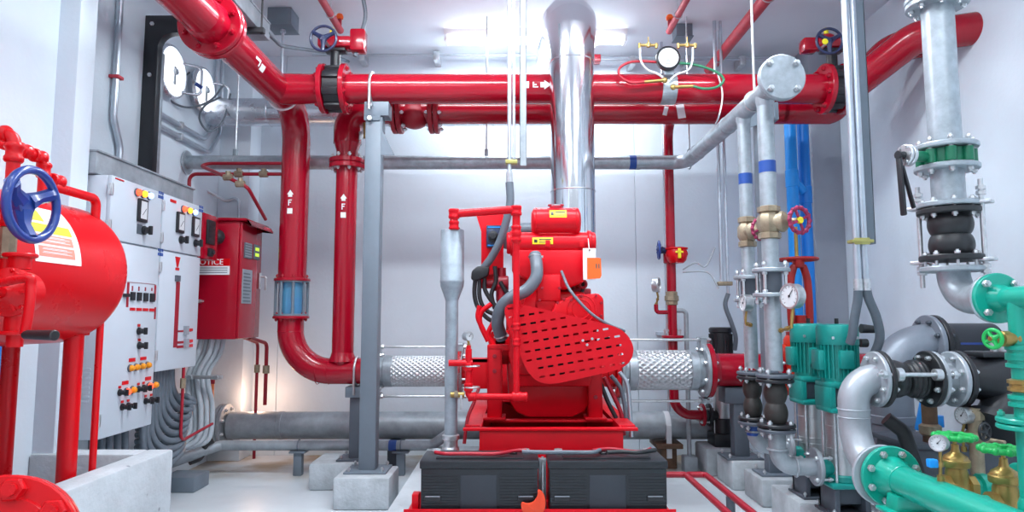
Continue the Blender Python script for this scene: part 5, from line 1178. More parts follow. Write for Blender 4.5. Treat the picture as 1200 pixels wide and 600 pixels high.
mb = MB(); mb.lathe((xj + .03, Yj - .06, zv - .06), (0, 0, 1), [(.05, 0), (.07, .02), (.085, .07), (.075, .10), (.085, .105), (.085, .115), (.06, .12)], 28); obj('gearbox', mb, 'redt', t)
mb = MB(); f0 = V((xj + .03, Yj - .148, zv + .0)); mb.box(f0 + V((-.012, -.006, -.03)), f0 + V((.012, .004, .045)), .004); mb.box(f0 + V((-.03, -.006, .01)), f0 + V((.03, .004, .025)), .004); obj('pointer', mb, 'yellow', t)
hw = P(772, 293, Yj - .04); mb = MB(); mb.cyl(hw, V((xj, hw.y, hw.z - .02)), .011, n=12); mb.cyl(hw + V((.02, 0, 0)), hw + V((.07, 0, -.01)), .028, .018, n=16); obj('shaft', mb, 'navy', t)
handwheel(t, hw, (1, -.12, 0), .066, .009, 3, 'blue', hubr=.02, flat=True)
# jockey pump
t = thing('jockey_pump', 'small black and stainless vertical pump at the back right', 'pump', (1.59, Yj, .2)); x = P(846, 450, Yj).x
block((x - .17, 4.96, 0), (x + .17, 5.28, .195), 'concrete block under the small black jockey pump')
W_ = .082
mb = MB(); mb.box((x - .095, Yj - .095, .197), (x + .095, Yj + .095, .29), .01); mb.cyl((x, Yj, .285), (x, Yj, .40), .08, n=28, bev=.006); obj('base', mb, 'black', t)
mb = MB(); mb.cyl((x, Yj, .385), (x, Yj, .72), .066, n=32); obj('sleeve', mb, 'stain', t)
for sx in (-1, 1): mb = MB(); mb.cyl((x + sx * .072, Yj - .03, .29), (x + sx * .072, Yj - .03, .74), .006, n=8); obj('tie_rod', mb, 'zinc', t)
mb = MB(); mb.cyl((x, Yj, .71), (x, Yj, .86), .075, n=28, bev=.008); obj('coupling_bracket', mb, 'black', t)
mb = MB(); mb.cyl((x, Yj, .86), (x, Yj, 1.04), .078, n=28); mb.cyl((x, Yj, 1.03), (x, Yj, 1.075), .086, n=28, bev=.01)
for k in range(20): a = 2 * PI * k / 20; mb.obox((x + .08 * math.cos(a), Yj + .08 * math.sin(a), .95), (math.cos(a), math.sin(a), 0), (-math.sin(a), math.cos(a), 0), .016, .005, .15)
mb.box((x - .11, Yj - .05, .90), (x - .07, Yj + .05, .98), .008); obj('motor', mb, 'black', t)
flange(t, (x - .115, Yj, zj), (1, 0, 0), .085, .022, 'black', 4, bolts=False); mb = MB(); mb.cyl((x - .12, Yj, zj), (x - .04, Yj, zj), .05, n=20); obj('port', mb, 'black', t)

# ---------------------------------------------------------------- galvanised manifold and risers
XG, ZG, RG = 1.31, 2.31, .052
t = thing('galvanised_manifold', 'galvanised pipe along back wall turning out to a blind flange', 'pipe', (XG, 4.0, ZG))
mb = MB(); mb.tube(fillet([(XL, 4.92, ZG), (XG - .06, 4.92, ZG), (XG, 4.84, ZG), (XG, 3.17, ZG)], .10), RG, 28); obj('tube', mb, 'galv', t)
flange(t, (XL + .001, 4.92, ZG), (1, 0, 0), .09, .014, 'galv', 4, bolts=False, name='wall_flange')
x = P(741, 192, 4.92).x; mb = MB(); mb.cyl((x - .025, 4.92, ZG), (x + .025, 4.92, ZG), RG + .0015, n=28); obj('blue_band', mb, 'bluet', t)
mb = MB(); mb.cyl((.93, 4.92, ZG), (.96, 4.92, ZG), RG + .003, n=28); mb.torus((XG, 4.6, ZG), (0, 1, 0), RG + .001, .003, 28, 6); mb.torus((XG, 3.95, ZG), (0, 1, 0), RG + .001, .003, 28, 6); obj('weld_band', mb, 'galv', t)
flange(t, (XG, 3.165, ZG), (0, -1, 0), .112, .02, 'galv', 4, .016, 'zinc', L=.045); flange(t, (XG, 3.142, ZG), (0, -1, 0), .112, .018, 'galv', 4, bolts=False, name='blind_plate')
mb = MB(); mb.cyl((XG, 3.5, ZG + RG), (XG, 3.5, ZC), .007, n=10); mb.torus((XG, 3.5, ZG), (0, 1, 0), RG + .004, .005, 24, 6); obj('hanger', mb, 'zinc', t)

def gate_wheel(t, c, d, R):
    c, d = V(c), V(d).normalized(); x, y, z = frame(d); mb = MB(); mb.use('redw')
    mb.torus(c, d, R, R * .16, 36, 10)
    mb.use('redw')
    for k in range(14):
        a = 2 * PI * k / 14; mb.sphere(c + (x * math.cos(a) + y * math.sin(a)) * R * 1.04 + d * .001, R * .19, (1, 1, 1), 8)
    for k in range(4):
        a = PI / 2 * k + .4; e = x * math.cos(a) + y * math.sin(a); mb.tube([c + e * R * .1, c + e * R], R * .12, 8)
    mb.use('yellow').cyl(c - d * R * .16, c + d * R * .2, R * .28, n=12, bev=R * .04); return obj('handwheel', mb, None, t)
M['redw'] = mat('chipped maroon handwheel', (.36, .02, .09), .4, noise=.6, scale=70)
def riser(y, r, zt, sc, label, who, blue_z, valve_z, check_z, rub_z, elbow_z, pump_x):
    """one galvanised riser; every fitting is a thing of its own"""
    x = XG
    t = thing('galvanised_riser', label, 'pipe', (x, y, elbow_z), 'galvanised risers')
    mb = MB(); mb.cyl((x, y, valve_z + .06), (x, y, ZG), r, n=26); mb.lathe((x, y, ZG - .075), (0, 0, 1), [(r, 0), (r * 1.12, .02), (r * 1.18, .06)], 26); obj('upper_tube', mb, 'galv', t)
    mb = MB(); mb.cyl((x, y, check_z + .08), (x, y, valve_z - .06), r, n=26); obj('middle_tube', mb, 'galv', t)
    mb = MB(); mb.cyl((x, y, rub_z + .16), (x, y, check_z - .05), r, n=26); obj('lower_tube', mb, 'galv', t)
    mb = MB(); mb.cyl((x, y, blue_z - .03), (x, y, blue_z + .03), r + .0015, n=26); obj('blue_band', mb, 'bluet', t)
    # gate valve
    v = thing('gate_valve', 'weathered bronze gate valve with maroon handwheel on the %s riser' % who, 'valve', (x, y, valve_z - .075), 'bronze gate valves on the risers')
    d = V((.80, -.60, 0) if who == 'nearer' else (.22, -.97, 0)).normalized()
    mb = MB(); mb.lathe((x, y, valve_z - .085), (0, 0, 1), [(r * 1.1, 0), (r * 1.35, .004), (r * 1.35, .03), (r * 1.1, .036), (r * 1.45, .06), (r * 1.45, .11), (r * 1.1, .134), (r * 1.35, .14), (r * 1.35, .166), (r * 1.1, .17)], 8, PI / 8); obj('body', mb, 'bronze', v)
    mb = MB(); c = V((x, y, valve_z)); mb.lathe(c, d, [(r * 1.15, 0), (r * 1.15, r * 1.3), (r * 1.3, r * 1.35), (r * 1.3, r * 1.75), (r * .95, r * 2.1), (r * .5, r * 2.5), (r * .34, r * 2.6), (r * .34, r * 3.6)], 24); obj('bonnet', mb, 'bronze', v)
    gate_wheel(v, c + d * r * 3.55, (.35, -.94, 0), r * 1.5)
    # check valve between flanges
    k = thing('check_valve', 'galvanised flanged check valve on the %s riser' % who, 'valve', (x, y, check_z - .05), 'check valves on the risers')
    Rf = r * 2.25
    flange(k, (x, y, check_z + .06), (0, 0, 1), Rf, .02, 'galv', 4, r * .32, 'zinc', L=.035); flange(k, (x, y, check_z - .045), (0, 0, -1), Rf, .02, 'galv', 4, r * .32, 'zinc', L=.035)
    mb = MB(); mb.cyl((x, y, check_z - .047), (x, y, check_z + .062), r * 1.25, n=24); obj('wafer', mb, 'steeldk', k)
    for q in range(4): a = PI / 4 + q * PI / 2; mb = MB(); mb.cyl((x + Rf * .8 * math.cos(a), y + Rf * .8 * math.sin(a), check_z - .045), (x + Rf * .8 * math.cos(a), y + Rf * .8 * math.sin(a), check_z + .06), r * .2, n=8); obj('stud', mb, 'zinc', k)
    # rubber bellows
    b = thing('rubber_joint', 'black rubber bellows joint on the %s riser' % who, 'expansion joint', (x, y, rub_z - .15), 'rubber joints on the risers')
    R2 = r * 1.45; pr = []
    for i in range(41):
        h = -.10 + .20 * i / 40; pr.append((r * 1.02 + (R2 - r * 1.02) * (abs(math.sin(h / .20 * 2 * PI)) ** .8) * .85, h))
    mb = MB(); mb.lathe((x, y, rub_z), (0, 0, 1), pr, 30); obj('bellows', mb, 'rubsoil', b, ang=70)
    for s in (-1, 1):
        flange(b, (x, y, rub_z + s * .10), (0, 0, s), Rf * .98, .018, 'black', 4, r * .3, 'zinc', L=.05); flange(b, (x, y, rub_z + s * .124), (0, 0, s), Rf * .98, .018, 'steeldk', 4, bolts=False)
    # bottom elbow to the pump
    e = thing('suction_elbow', 'galvanised elbow from the %s riser across to its pump' % who, 'pipe', (x, y, elbow_z), 'pump elbows')
    mb = MB(); mb.tube(fillet([(x, y, rub_z - .14), (x, y, elbow_z), (pump_x - .125, y, elbow_z)], .085, 10), r * 1.02, 26)
    for c, dd in (((x, y, elbow_z + .085), (0, 0, 1)), ((x + .085, y, elbow_z), (1, 0, 0))): mb.torus(c, dd, r * 1.08, r * .16, 26, 8)
    obj('tube', mb, 'galvd', e)
    if who == 'farther':
        mb = MB(); mb.cyl((x, y, rub_z - .20), (x, y, rub_z - .15), r * 1.03, n=24); obj('blue_band', mb, 'bluet', e)
    flange(e, (pump_x - .145, y, elbow_z), (1, 0, 0), r * 2.2, .02, 'galvd', 4, r * .3, 'zinc', L=.05)
M['rubsoil'] = mat('dusty rubber', (.035, .031, .028), .5, noise=.35, scale=14)
YA, YBn = 3.68, 3.36; PX1 = 1.63
riser(YA, .036, ZG, 1, 'farther galvanised riser pipe with blue band below manifold', 'farther', P(877, 210, YA).z, P(879, 272, YA).z, P(882, 340, YA).z, P(884, 466, YA).z, P(890, 524, YA).z, PX1)
riser(YBn, .041, ZG, 1, 'nearer galvanised riser pipe with blue band below blind flange', 'nearer', P(906, 196, YBn).z, P(908, 261, YBn).z, P(912, 333, YBn).z, P(915, 472, YBn).z, P(915, 547, YBn).z, PX1)
zx = P(0, 378, YBn).z
c = P(926, 347, YBn - .14)
gauge('pressure_gauge', c, (-.93, -.36, .0), .060, 'large round pressure gauge on the nearer riser left of pumps', [(c.x + .005, c.y, c.z - .10), (c.x, c.y, c.z - .15), (XG + .02, YBn - .02, c.z - .17)], depth=.045, group='riser gauges')
zx = P(0, 372, YA).z; c = P(872, 355, YA - .10)
gauge('pressure_gauge', c, (-1, -.05, .0), .045, 'pressure gauge half hidden left of the farther riser', [(c.x + .005, c.y, c.z - .08), (c.x + .005, c.y, c.z - .11), (XG - .0, YA - .02, c.z - .12)], depth=.04, group='riser gauges')

# ---------------------------------------------------------------- teal vertical pumps
def pump(x, y, label):
    zb = .20
    t = thing('booster_pump', label, 'pump', (x, y, zb), 'teal booster pumps')
    mb = MB(); mb.box((x - .105, y - .10, zb), (x + .105, y + .10, zb + .012), .003)
    mb.box((x - .085, y - .085, zb + .012), (x - .06, y + .085, zb + .13), .004); mb.box((x + .06, y - .085, zb + .012), (x + .085, y + .085, zb + .13), .004); mb.box((x - .085, y + .06, zb + .012), (x + .085, y + .085, zb + .13), .004); mb.box((x - .06, y - .05, zb + .05), (x + .06, y + .06, zb + .13), .004); st = obj('stand', mb, 'steeldk', t)
    for sx in (-1, 1):
        for sy in (-1, 1): bolt(st, (x + sx * .092, y + sy * .088, zb + .012), (0, 0, 1), .009, .02)
    mb = MB(); mb.box((x - .10, y - .10, zb + .13), (x + .10, y + .10, zb + .155), .01); mb.cyl((x, y, zb + .15), (x, y, zb + .19), .085, n=32, bev=.008); mb.cyl((x - .11, y, zb + .215), (x + .13, y, zb + .215), .042, n=24)
    obj('foot', mb, 'teal', t)
    mb = MB(); mb.cyl((x, y, zb + .17), (x, y, zb + .50), .074, n=40)
    for h in (.28, .31, .42): mb.torus((x, y, zb + h), (0, 0, 1), .0745, .002, 40, 6)
    obj('sleeve', mb, 'stain', t)
    for a in (PI / 4, 3 * PI / 4, 5 * PI / 4, 7 * PI / 4): mb = MB(); mb.cyl((x + .088 * math.cos(a), y + .088 * math.sin(a), zb + .14), (x + .088 * math.cos(a), y + .088 * math.sin(a), zb + .52), .007, n=8); obj('tie_rod', mb, 'zinc', t)
    mb = MB(); mb.use('teal').box((x - .088, y - .088, zb + .485), (x + .088, y + .088, zb + .515), .012); mb.box((x - .088, y - .085, zb + .51), (x - .058, y + .085, zb + .61), .006); mb.box((x + .058, y - .085, zb + .51), (x + .088, y + .085, zb + .61), .006); mb.box((x - .085, y - .088, zb + .605), (x + .085, y + .088, zb + .635), .01); mb.use('steeldk').box((x - .065, y - .06, zb + .515), (x + .065, y + .06, zb + .605), .004); obj('lantern_bracket', mb, None, t)
    mb = MB(); mb.use('cab').box((x - .004, y - .092, zb + .53), (x + .045, y - .088, zb + .59), .001); mb.use('black'); obj('rating_plate', mb, None, t)
    mb = MB(); mb.cyl((x, y, zb + .63), (x, y, zb + .83), .080, n=36)
    for k in range(28):
        a = 2 * PI * k / 28; mb.obox((x + .087 * math.cos(a), y + .087 * math.sin(a), zb + .735), (math.cos(a), math.sin(a), 0), (-math.sin(a), math.cos(a), 0), .018, .005, .165, 0)
    mb.box((x - .04, y - .108, zb + .70), (x + .03, y - .08, zb + .79), .008); mb.box((x - .115, y - .04, zb + .69), (x - .08, y + .05, zb + .79), .008); obj('motor', mb, 'teal', t)
    mb = MB(); mb.lathe((x, y, zb + .815), (0, 0, 1), [(.096, 0), (.098, .004), (.098, .085), (.092, .097), (.06, .102), (0, .103)], 40); obj('fan_cowl', mb, 'teal', t)
    for sx in (-1, 1): mb = MB(); mb.hexa((x + sx * .06, y - .079, zb + .85), (0, -1, 0), .008, .006); obj('screw', mb, 'zinc', t)
    mb = MB(); mb.cyl((x, y, zb + .915), (x, y, zb + .945), .010, n=12); obj('eye_stud', mb, 'black', t)
    return t
PM = pump(PX1, YA, 'teal vertical booster pump standing farther back')
PM2 = dup(PM, (PX1, YBn, .20), 'teal vertical booster pump standing nearer, beside the silver elbow')
block((PX1 - .15, YA - .155, 0), (PX1 + .22, YA + .24, .199), 'concrete block under the farther teal pump')
block((PX1 - .16, YBn - .30, 0), (PX1 + .22, YBn + .155, .199), 'concrete block under the nearer teal pump')

# ---------------------------------------------------------------- blue pipes, OS&Y valve, back right
for i, (px, Y, m, lab) in enumerate([(928.5, 5.22, 'bluep', 'bright blue vertical pipe behind the nearer riser'), (943.5, 5.28, 'blued', 'deep blue vertical pipe beside the grey corner pilaster')]):
    x = P(px, 220, Y).x; t = thing('blue_pipe', lab, 'pipe', (x, Y, 0), 'blue pipes at the back right')
    mb = MB(); mb.cyl((x, Y, 0), (x, Y, 2.72), .045, n=26); obj('tube', mb, m, t)
    if i == 0:
        mb = MB(); mb.cyl((x, Y, 2.18), (x, Y, 2.32), .05, n=26, bev=.004); mb.cyl((x, Y, 2.25), (x + .10, Y + .03, 2.15), .036, n=20); obj('tee_socket', mb, m, t)
    else:
        mb = MB(); mb.cyl((x, Y, 2.06), (x, Y, 2.20), .05, n=26, bev=.004); obj('socket', mb, m, t)
Yo = YR - .02; x = P(938, 370, Yo).x; zh = P(940, 304, Yo).z
t = thing('stem_gate_valve', 'brick red rising stem gate valve behind the risers', 'valve', (x, Yo, ZS - .2))
mb = MB(); mb.cyl((x - .08, Yo, ZS), (x + .08, Yo, ZS), .14, n=28, bev=.01); mb.sphere((x, Yo, ZS + .03), .15, (1, .8, 1.1), 24); mb.lathe((x, Yo, ZS + .12), (0, 0, 1), [(.11, 0), (.11, .04), (.12, .045), (.12, .09), (.10, .12), (.05, .16)], 28); obj('body', mb, 'redor', t)
for s in (-1, 1): flange(t, (x + s * .13, Yo, ZS), (s, 0, 0), .18, .028, 'redor', 8, .013, 'zinc', L=.05)
mb = MB()
for s in (-1, 1): mb.tube(spline([(x + s * .05, Yo, ZS + .25), (x + s * .065, Yo, ZS + .36), (x + s * .06, Yo, zh - .16), (x + s * .03, Yo, zh - .04)], 6), [.026] * 18 + [.022], 10)
mb.disc((x, Yo, ZS + .235), (0, 0, 1), .10, .03, 28); mb.cyl((x, Yo, zh - .06), (x, Yo, zh + .01), .04, n=20, bev=.004); mb.cyl((x, Yo, ZS + .25), (x, Yo, ZS + .38), .035, n=16); obj('yoke', mb, 'redbr', t)
handwheel(t, (x, Yo, zh), (0, 0, 1), .125, .012, 4, 'redbr', hubr=.032)
mb = MB(); mb.cyl((x - .01, Yo, zh), (x - .01, Yo, P(930, 266, Yo).z), .013, n=14); obj('stem', mb, 'brass', t)

# ---------------------------------------------------------------- conduit pair at right with its angle strut
Yq = 3.15; p_ = P(1009, 300, Yq); zq = P(1010, 303, Yq).z
t = thing('conduit_drop', 'pair of bright conduits descending at right above the teal pumps', 'conduit', (p_.x, Yq, zq), 'conduit drops')
zl_ = P(1012, 338, Yq).z
mb = MB(); mb.cyl((p_.x - .020, Yq, zl_), (p_.x - .020, Yq, ZC), .0165, n=18); mb.cyl((p_.x + .018, Yq + .005, zl_ + .02), (p_.x + .018, Yq + .005, ZC), .0165, n=18); obj('tube', mb, 'conduit', t)
for z in (P(0, 283, Yq).z,): mb = MB(); mb.box((p_.x - .05, Yq - .024, z - .008), (p_.x + .055, Yq + .03, z + .008), .004); mb.box((p_.x - .038, Yq - .022, z - .016), (p_.x + .036, Yq - .016, z + .016), .003); obj('clamp', mb, 'clampy', t)
mb = MB(); z = P(0, 312, Yq).z
for dx in (-.020, .018): mb.cyl((p_.x + dx, Yq, zl_ - .01), (p_.x + dx, Yq, zl_ + .045), .021, n=10)
obj('gland', mb, 'zinc', t)
mb = MB(); a, b = P(1007, 290, 3.2).x + .018, P(1023, 290, 3.2).x + .01; mb.box((a, 3.19, P(0, 286, 3.2).z), (b, 3.196, ZC), .001, 1); mb.box((b - .005, 3.19, P(0, 286, 3.2).z), (b, 3.24, ZC), .001, 1); tag(obj('strut_channel', mb, 'steelgrey', at=(a, 3.2, 1.6)), 'grey angle strut standing behind the right pair of conduits', 'strut')
for i, (pts, lab) in enumerate([([(1006.5, 338), (1005, 352), (1001, 375), (999, 392), (996, 402)], 'left grey flexible tail dropping from the right conduits'), ([(1012, 336), (1018, 350), (1027, 372), (1031, 395), (1024, 415), (1014, 425)], 'right grey flexible tail dropping from the right conduits')]):
    q = [P(x, y, 3.15 + .02 * k * (1 - i * .3)) for k, (x, y) in enumerate(pts)]; q[0] = V((p_.x + (-.020, .018)[i], Yq, zl_)); mb = MB(); mb.tube(spline(q, 8), .021, 14); tag(obj('flexible_conduit', mb, 'hose', at=q[-1]), lab, 'conduit', 'flexible tails at the right')
mb = MB(); mb.cyl(P(1009, 385, 3.5), P(1024, 386, 3.5), .025, .02, n=14); mb.cyl(P(1008, 402, 3.5), P(1016, 402, 3.5), .022, n=12); obj('cable_gland', mb, 'rubber', PM2)

# ---------------------------------------------------------------- right hand vertical service
VX, VY = 1.70, 2.56
def Zv(py, px=1112, Y=VY): return P(px, py, Y).z
t = thing('galvanised_downpipe', 'tall galvanised pipe coming down at right onto green valve', 'pipe', (VX, VY, Zv(170)))
mb = MB(); mb.cyl((VX, VY, Zv(170)), (VX, VY, ZC), .058, n=36); obj('tube', mb, 'galv', t)
flange(t, (VX, VY, Zv(176)), (0, 0, 1), .112, .02, 'galv', 8, .010, 'zinc', L=.03)
flange(t, (VX, VY, Zv(9)), (0, 0, 1), .112, .022, 'galv', 8, .011, 'zinc', L=.06); flange(t, (VX, VY, Zv(9) + .024), (0, 0, 1), .112, .022, 'galv', 8, bolts=False)
t = thing('lever_butterfly_valve', 'dark green wafer valve with black lever on the galvanised downpipe', 'valve', (VX, VY, Zv(190)))
z0, z1 = Zv(194), Zv(177)
mb = MB(); mb.cyl((VX, VY, z0), (VX, VY, z1), .080, n=36)
for k in range(8): a = PI / 8 + k * PI / 4; mb.cyl((VX + .085 * math.cos(a), VY + .085 * math.sin(a), z0 + .002), (VX + .085 * math.cos(a), VY + .085 * math.sin(a), z1 - .002), .02, n=12)
zm = (z0 + z1) / 2; d = V((-1, -.25, 0)).normalized()
mb.cyl((VX, VY, zm), V((VX, VY, zm)) + d * .17, .021, n=16); obj('wafer_body', mb, 'dkgreen', t)
e = V((VX, VY, zm)) + d * .17; mb = MB(); mb.disc(e, d, .042, .016, 24); mb.disc(e + d * .02, d, .042, .012, 24)
for k in range(6): a = k * PI / 3; x_, y_, _ = frame(d); mb.hexa(e + (x_ * math.cos(a) + y_ * math.sin(a)) * .032 + d * .032, d, .006, .006)
obj('notch_plate', mb, 'zinc', t)
e2 = e + d * .05; mb = MB(); mb.cyl(e + d * .03, e2 + d * .01, .016, n=12); mb.obox(e2 + V((0, 0, -.11)), (0.03, 0, -1), d, .25, .012, .026, .006); mb.obox(e2 + V((.022, -.005, -.125)), (.22, 0, -1), d, .17, .010, .018, .005); obj('lever', mb, 'black', t)
t = thing('spool_piece', 'short galvanised spool below the dark green wafer valve', 'pipe', (VX, VY, Zv(240)))
zA, zB = Zv(197), Zv(243)
mb = MB(); mb.cyl((VX, VY, zB), (VX, VY, zA), .058, n=36); obj('tube', mb, 'galv', t)
flange(t, (VX, VY, zA - .012), (0, 0, 1), .112, .02, 'galv', 8, .011, 'zinc', L=.04); flange(t, (VX, VY, zB - .002), (0, 0, 1), .112, .02, 'galv', 8, bolts=False)
zC, zD = zB - .005, Zv(306)
t = thing('rubber_joint', 'black rubber twin sphere joint with tie rods below green valve', 'expansion joint', (VX, VY, zD))
mb = MB(); h = zC - zD; pr = []
for i in range(49):
    f = i / 48; pr.append((.064 + .014 * abs(math.sin(f * 2 * PI)) ** .7 if .0 < f < 1 else .066, .022 + (h - .044) * f))
mb.lathe((VX, VY, zD), (0, 0, 1), pr, 40); obj('bellows', mb, 'rubber', t, ang=70)
flange(t, (VX, VY, zC - .024), (0, 0, 1), .112, .022, 'rubber', 8, .010, 'zinc', L=.048); flange(t, (VX, VY, zD), (0, 0, 1), .112, .022, 'rubber', 8, .010, 'zinc', L=.048, back=True)
for a in (-.9, PI - .9):
    xx, yy2 = VX + .135 * math.cos(a) * .8, VY + .135 * math.sin(a) * .8
    mb = MB(); mb.cyl((xx, yy2, zD - .10), (xx, yy2, zC + .10), .009, n=12); mb.obox((xx, yy2, zC + .012), (math.cos(a), math.sin(a), 0), (0, 0, 1), .07, .014, .05, .004); mb.obox((xx, yy2, zD + .0), (math.cos(a), math.sin(a), 0), (0, 0, 1), .07, .014, .05, .004)
    for z in (zC + .04, zC + .06, zD - .05, zD - .03): mb.hexa((xx, yy2, z), (0, 0, 1), .017, .014)
    obj('tie_rod', mb, 'zinc', t)
zE = Zv(318); GZ = P(1160, 349, 2.30).z
t = thing('galvanised_elbow', 'galvanised elbow below the rubber joint meeting a green flange', 'pipe', (VX, VY, GZ))
mb = MB(); mb.tube(fillet([(VX, VY, zE), (VX, VY, GZ), (VX, 2.36, GZ)], .16, 12), .056, 32); obj('tube', mb, 'galv', t)
flange(t, (VX, VY, zE - .002), (0, 0, 1), .112, .02, 'galv', 8, bolts=False); flange(t, (VX, 2.36, GZ), (0, -1, 0), .088, .016, 'galv', 8, bolts=False)
t = thing('green_header', 'sea green pipe leaving a round green flange at right edge', 'pipe', (VX, 2.0, GZ))
mb = MB(); mb.cyl((VX, 2.34, GZ), (VX, 1.2, GZ), .037, n=30); mb.lathe((VX, 2.325, GZ), (0, -1, 0), [(.05, 0), (.04, .03), (.037, .04)], 30); obj('tube', mb, 'green', t)
flange(t, (VX, 2.342, GZ), (0, -1, 0), .088, .018, 'green', 4, .013, 'zinc', L=.022)
DX, DY = VX, 2.24
mb = MB(); mb.cyl((DX, DY, GZ), (DX, DY, .56), .0325, n=28); obj('drop_tube', mb, 'green', t)
for pz, m in ((P(0, 412, DY).z, 'green'), (P(0, 424, DY).z, 'green'), (P(0, 452, DY).z, 'brass'), (P(0, 470, DY).z, 'green')):
    mb = MB(); mb.lathe((DX, DY, pz - .022), (0, 0, 1), [(.034, 0), (.047, .004), (.047, .016), (.041, .018), (.041, .026), (.047, .028), (.047, .04), (.034, .044)], 8 if m == 'brass' else 28); obj('union', mb, m, t)
fl = flange(t, (DX, DY, P(0, 496, DY).z), (0, 0, 1), .085, .018, 'green', 4, .011, 'green', L=.02); flange(t, (DX, DY, P(0, 496, DY).z - .02), (0, 0, 1), .085, .017, 'green', 4, bolts=False)
c = P(1190, 397, DY); zc_ = c.z; hwp = P(1163.5, 397, DY)
t = thing('ball_valve', 'brass valve with small green handwheel pointing left at right edge', 'valve', (DX, DY, zc_))
mb = MB(); mb.lathe((DX - .02, DY, zc_), (-1, 0, 0), [(.028, -.03), (.028, .0), (.021, .005), (.021, .02), (.026, .022), (.026, .045), (.018, .05), (.010, .055), (.008, .085)], 20); obj('body', mb, 'brass', t)
handwheel(t, (hwp.x, DY, zc_), (-1, -.35, 0), .030, .0065, 4, 'handgreen', hubr=.010)

# ---------------------------------------------------------------- large suction elbow and strainer
EX, EY, EZ = 1.555, 3.08, .87
t = thing('silver_elbow', 'big silver painted elbow rising from the front green flange', 'pipe', (EX, EY, .5))
ZL = .49; YL = 2.88
mb = MB(); mb.tube(fillet([(EX, YL, ZL), (EX, EY, ZL), (EX, EY, EZ), (1.665, EY, EZ)], [0, .19, .108, 0], 14), .066, 36)

M['silver'] = mat('silver paint', (.40, .43, .47), .40, .3, noise=.2, scale=7)
obj('tube', mb, 'silver', t)
for z in (.735, .70): mb = MB(); mb.torus((EX, EY, z), (0, 0, 1), .067, .003, 36, 6); obj('weld', mb, 'silver', t)
flange(t, (1.65, EY, EZ), (1, 0, 0), .125, .02, 'silver', 8, .012, 'zinc', L=.045)
flange(t, (EX, YL, ZL), (0, -1, 0), .125, .018, 'silver', 8, bolts=False)
x0, x1 = 1.672, P(1090, 440, EY).x
t = thing('rubber_joint', 'black rubber joint between silver flanges with horizontal tie rod', 'expansion joint', ((x0 + x1) / 2, EY, EZ - .13))
pr = []; h = x1 - x0
for i in range(57): f = i / 56; pr.append((.064 + .022 * abs(math.sin(f * 2 * PI)) ** .8 + (.003 * math.sin(f * 60) if .4 < f < .9 else 0), .02 + (h - .04) * f))
mb = MB(); mb.lathe((x0, EY, EZ), (1, 0, 0), pr, 40); obj('bellows', mb, 'rubber', t, ang=70)
for xx, bb in ((x0, False), (x1 - .022, True)):
    flange(t, (xx, EY, EZ), (1, 0, 0), .128, .022, 'rubber', 8, .0125, 'zinc', L=.046, bolts=bb)
for zz in (-.01, .0):
    pass
for a in (-PI / 2 + .25, PI / 2 + .25):
    yy2, z2 = EY + .115 * math.sin(a), EZ + .115 * math.cos(a)
    mb = MB(); mb.cyl((x0 - .06, yy2, z2), (x1 + .06, yy2, z2), .009, n=12)
    for xx in (x0 - .04, x1 + .03): mb.hexa((xx, yy2, z2), (1, 0, 0), .019, .018)
    mb.cyl((x0 + .02, yy2, z2), (x0 + .045, yy2, z2), .03, n=18); mb.cyl((x1 - .05, yy2, z2), (x1 - .022, yy2, z2), .026, n=18); obj('tie_rod', mb, 'zinc', t)
t = thing('silver_spool', 'short silver flanged spool between rubber joint and black strainer', 'pipe', (x1 + .06, EY, EZ))
xs2 = x1 + .10
mb = MB(); mb.cyl((x1, EY, EZ), (xs2, EY, EZ), .07, n=32); obj('tube', mb, 'silver', t)
flange(t, (x1 + .001, EY, EZ), (1, 0, 0), .125, .02, 'silver', 8, bolts=False); flange(t, (xs2 - .012, EY, EZ), (1, 0, 0), .125, .022, 'silver', 8, .013, 'zinc', L=.05)
t = thing('y_strainer', 'black cast iron strainer at the right edge', 'strainer', (xs2 + .3, EY, EZ - .2))
flange(t, (xs2 + .014, EY, EZ), (1, 0, 0), .128, .024, 'black', 8, bolts=False)
mb = MB(); mb.lathe((xs2 + .036, EY, EZ), (1, 0, 0), [(.075, 0), (.085, .05), (.105, .12), (.12, .22), (.12, .42)], 36); mb.cyl((xs2 + .32, EY, EZ - .0), (xs2 + .13, EY - .06, EZ - .20), .10, .085, n=32); mb.cyl((xs2 + .14, EY - .055, EZ - .19), (xs2 + .12, EY - .065, EZ - .215), .125, n=32); mb.box((xs2 + .10, EY - .07, EZ + .10), (xs2 + .50, EY + .07, EZ + .125), .008); obj('body', mb, 'black', t)
mb = MB(); mb.cyl((xs2 + .20, EY, EZ + .12), (xs2 + .20, EY, EZ + .155), .015, n=8); mb.cyl((xs2 + .20, EY, EZ + .15), (xs2 + .20, EY, EZ + .17), .025, n=12); mb.cyl((xs2 + .24, EY, EZ + .12), (xs2 + .24, EY, EZ + .15), .03, n=16); obj('plug', mb, 'zinc', t)
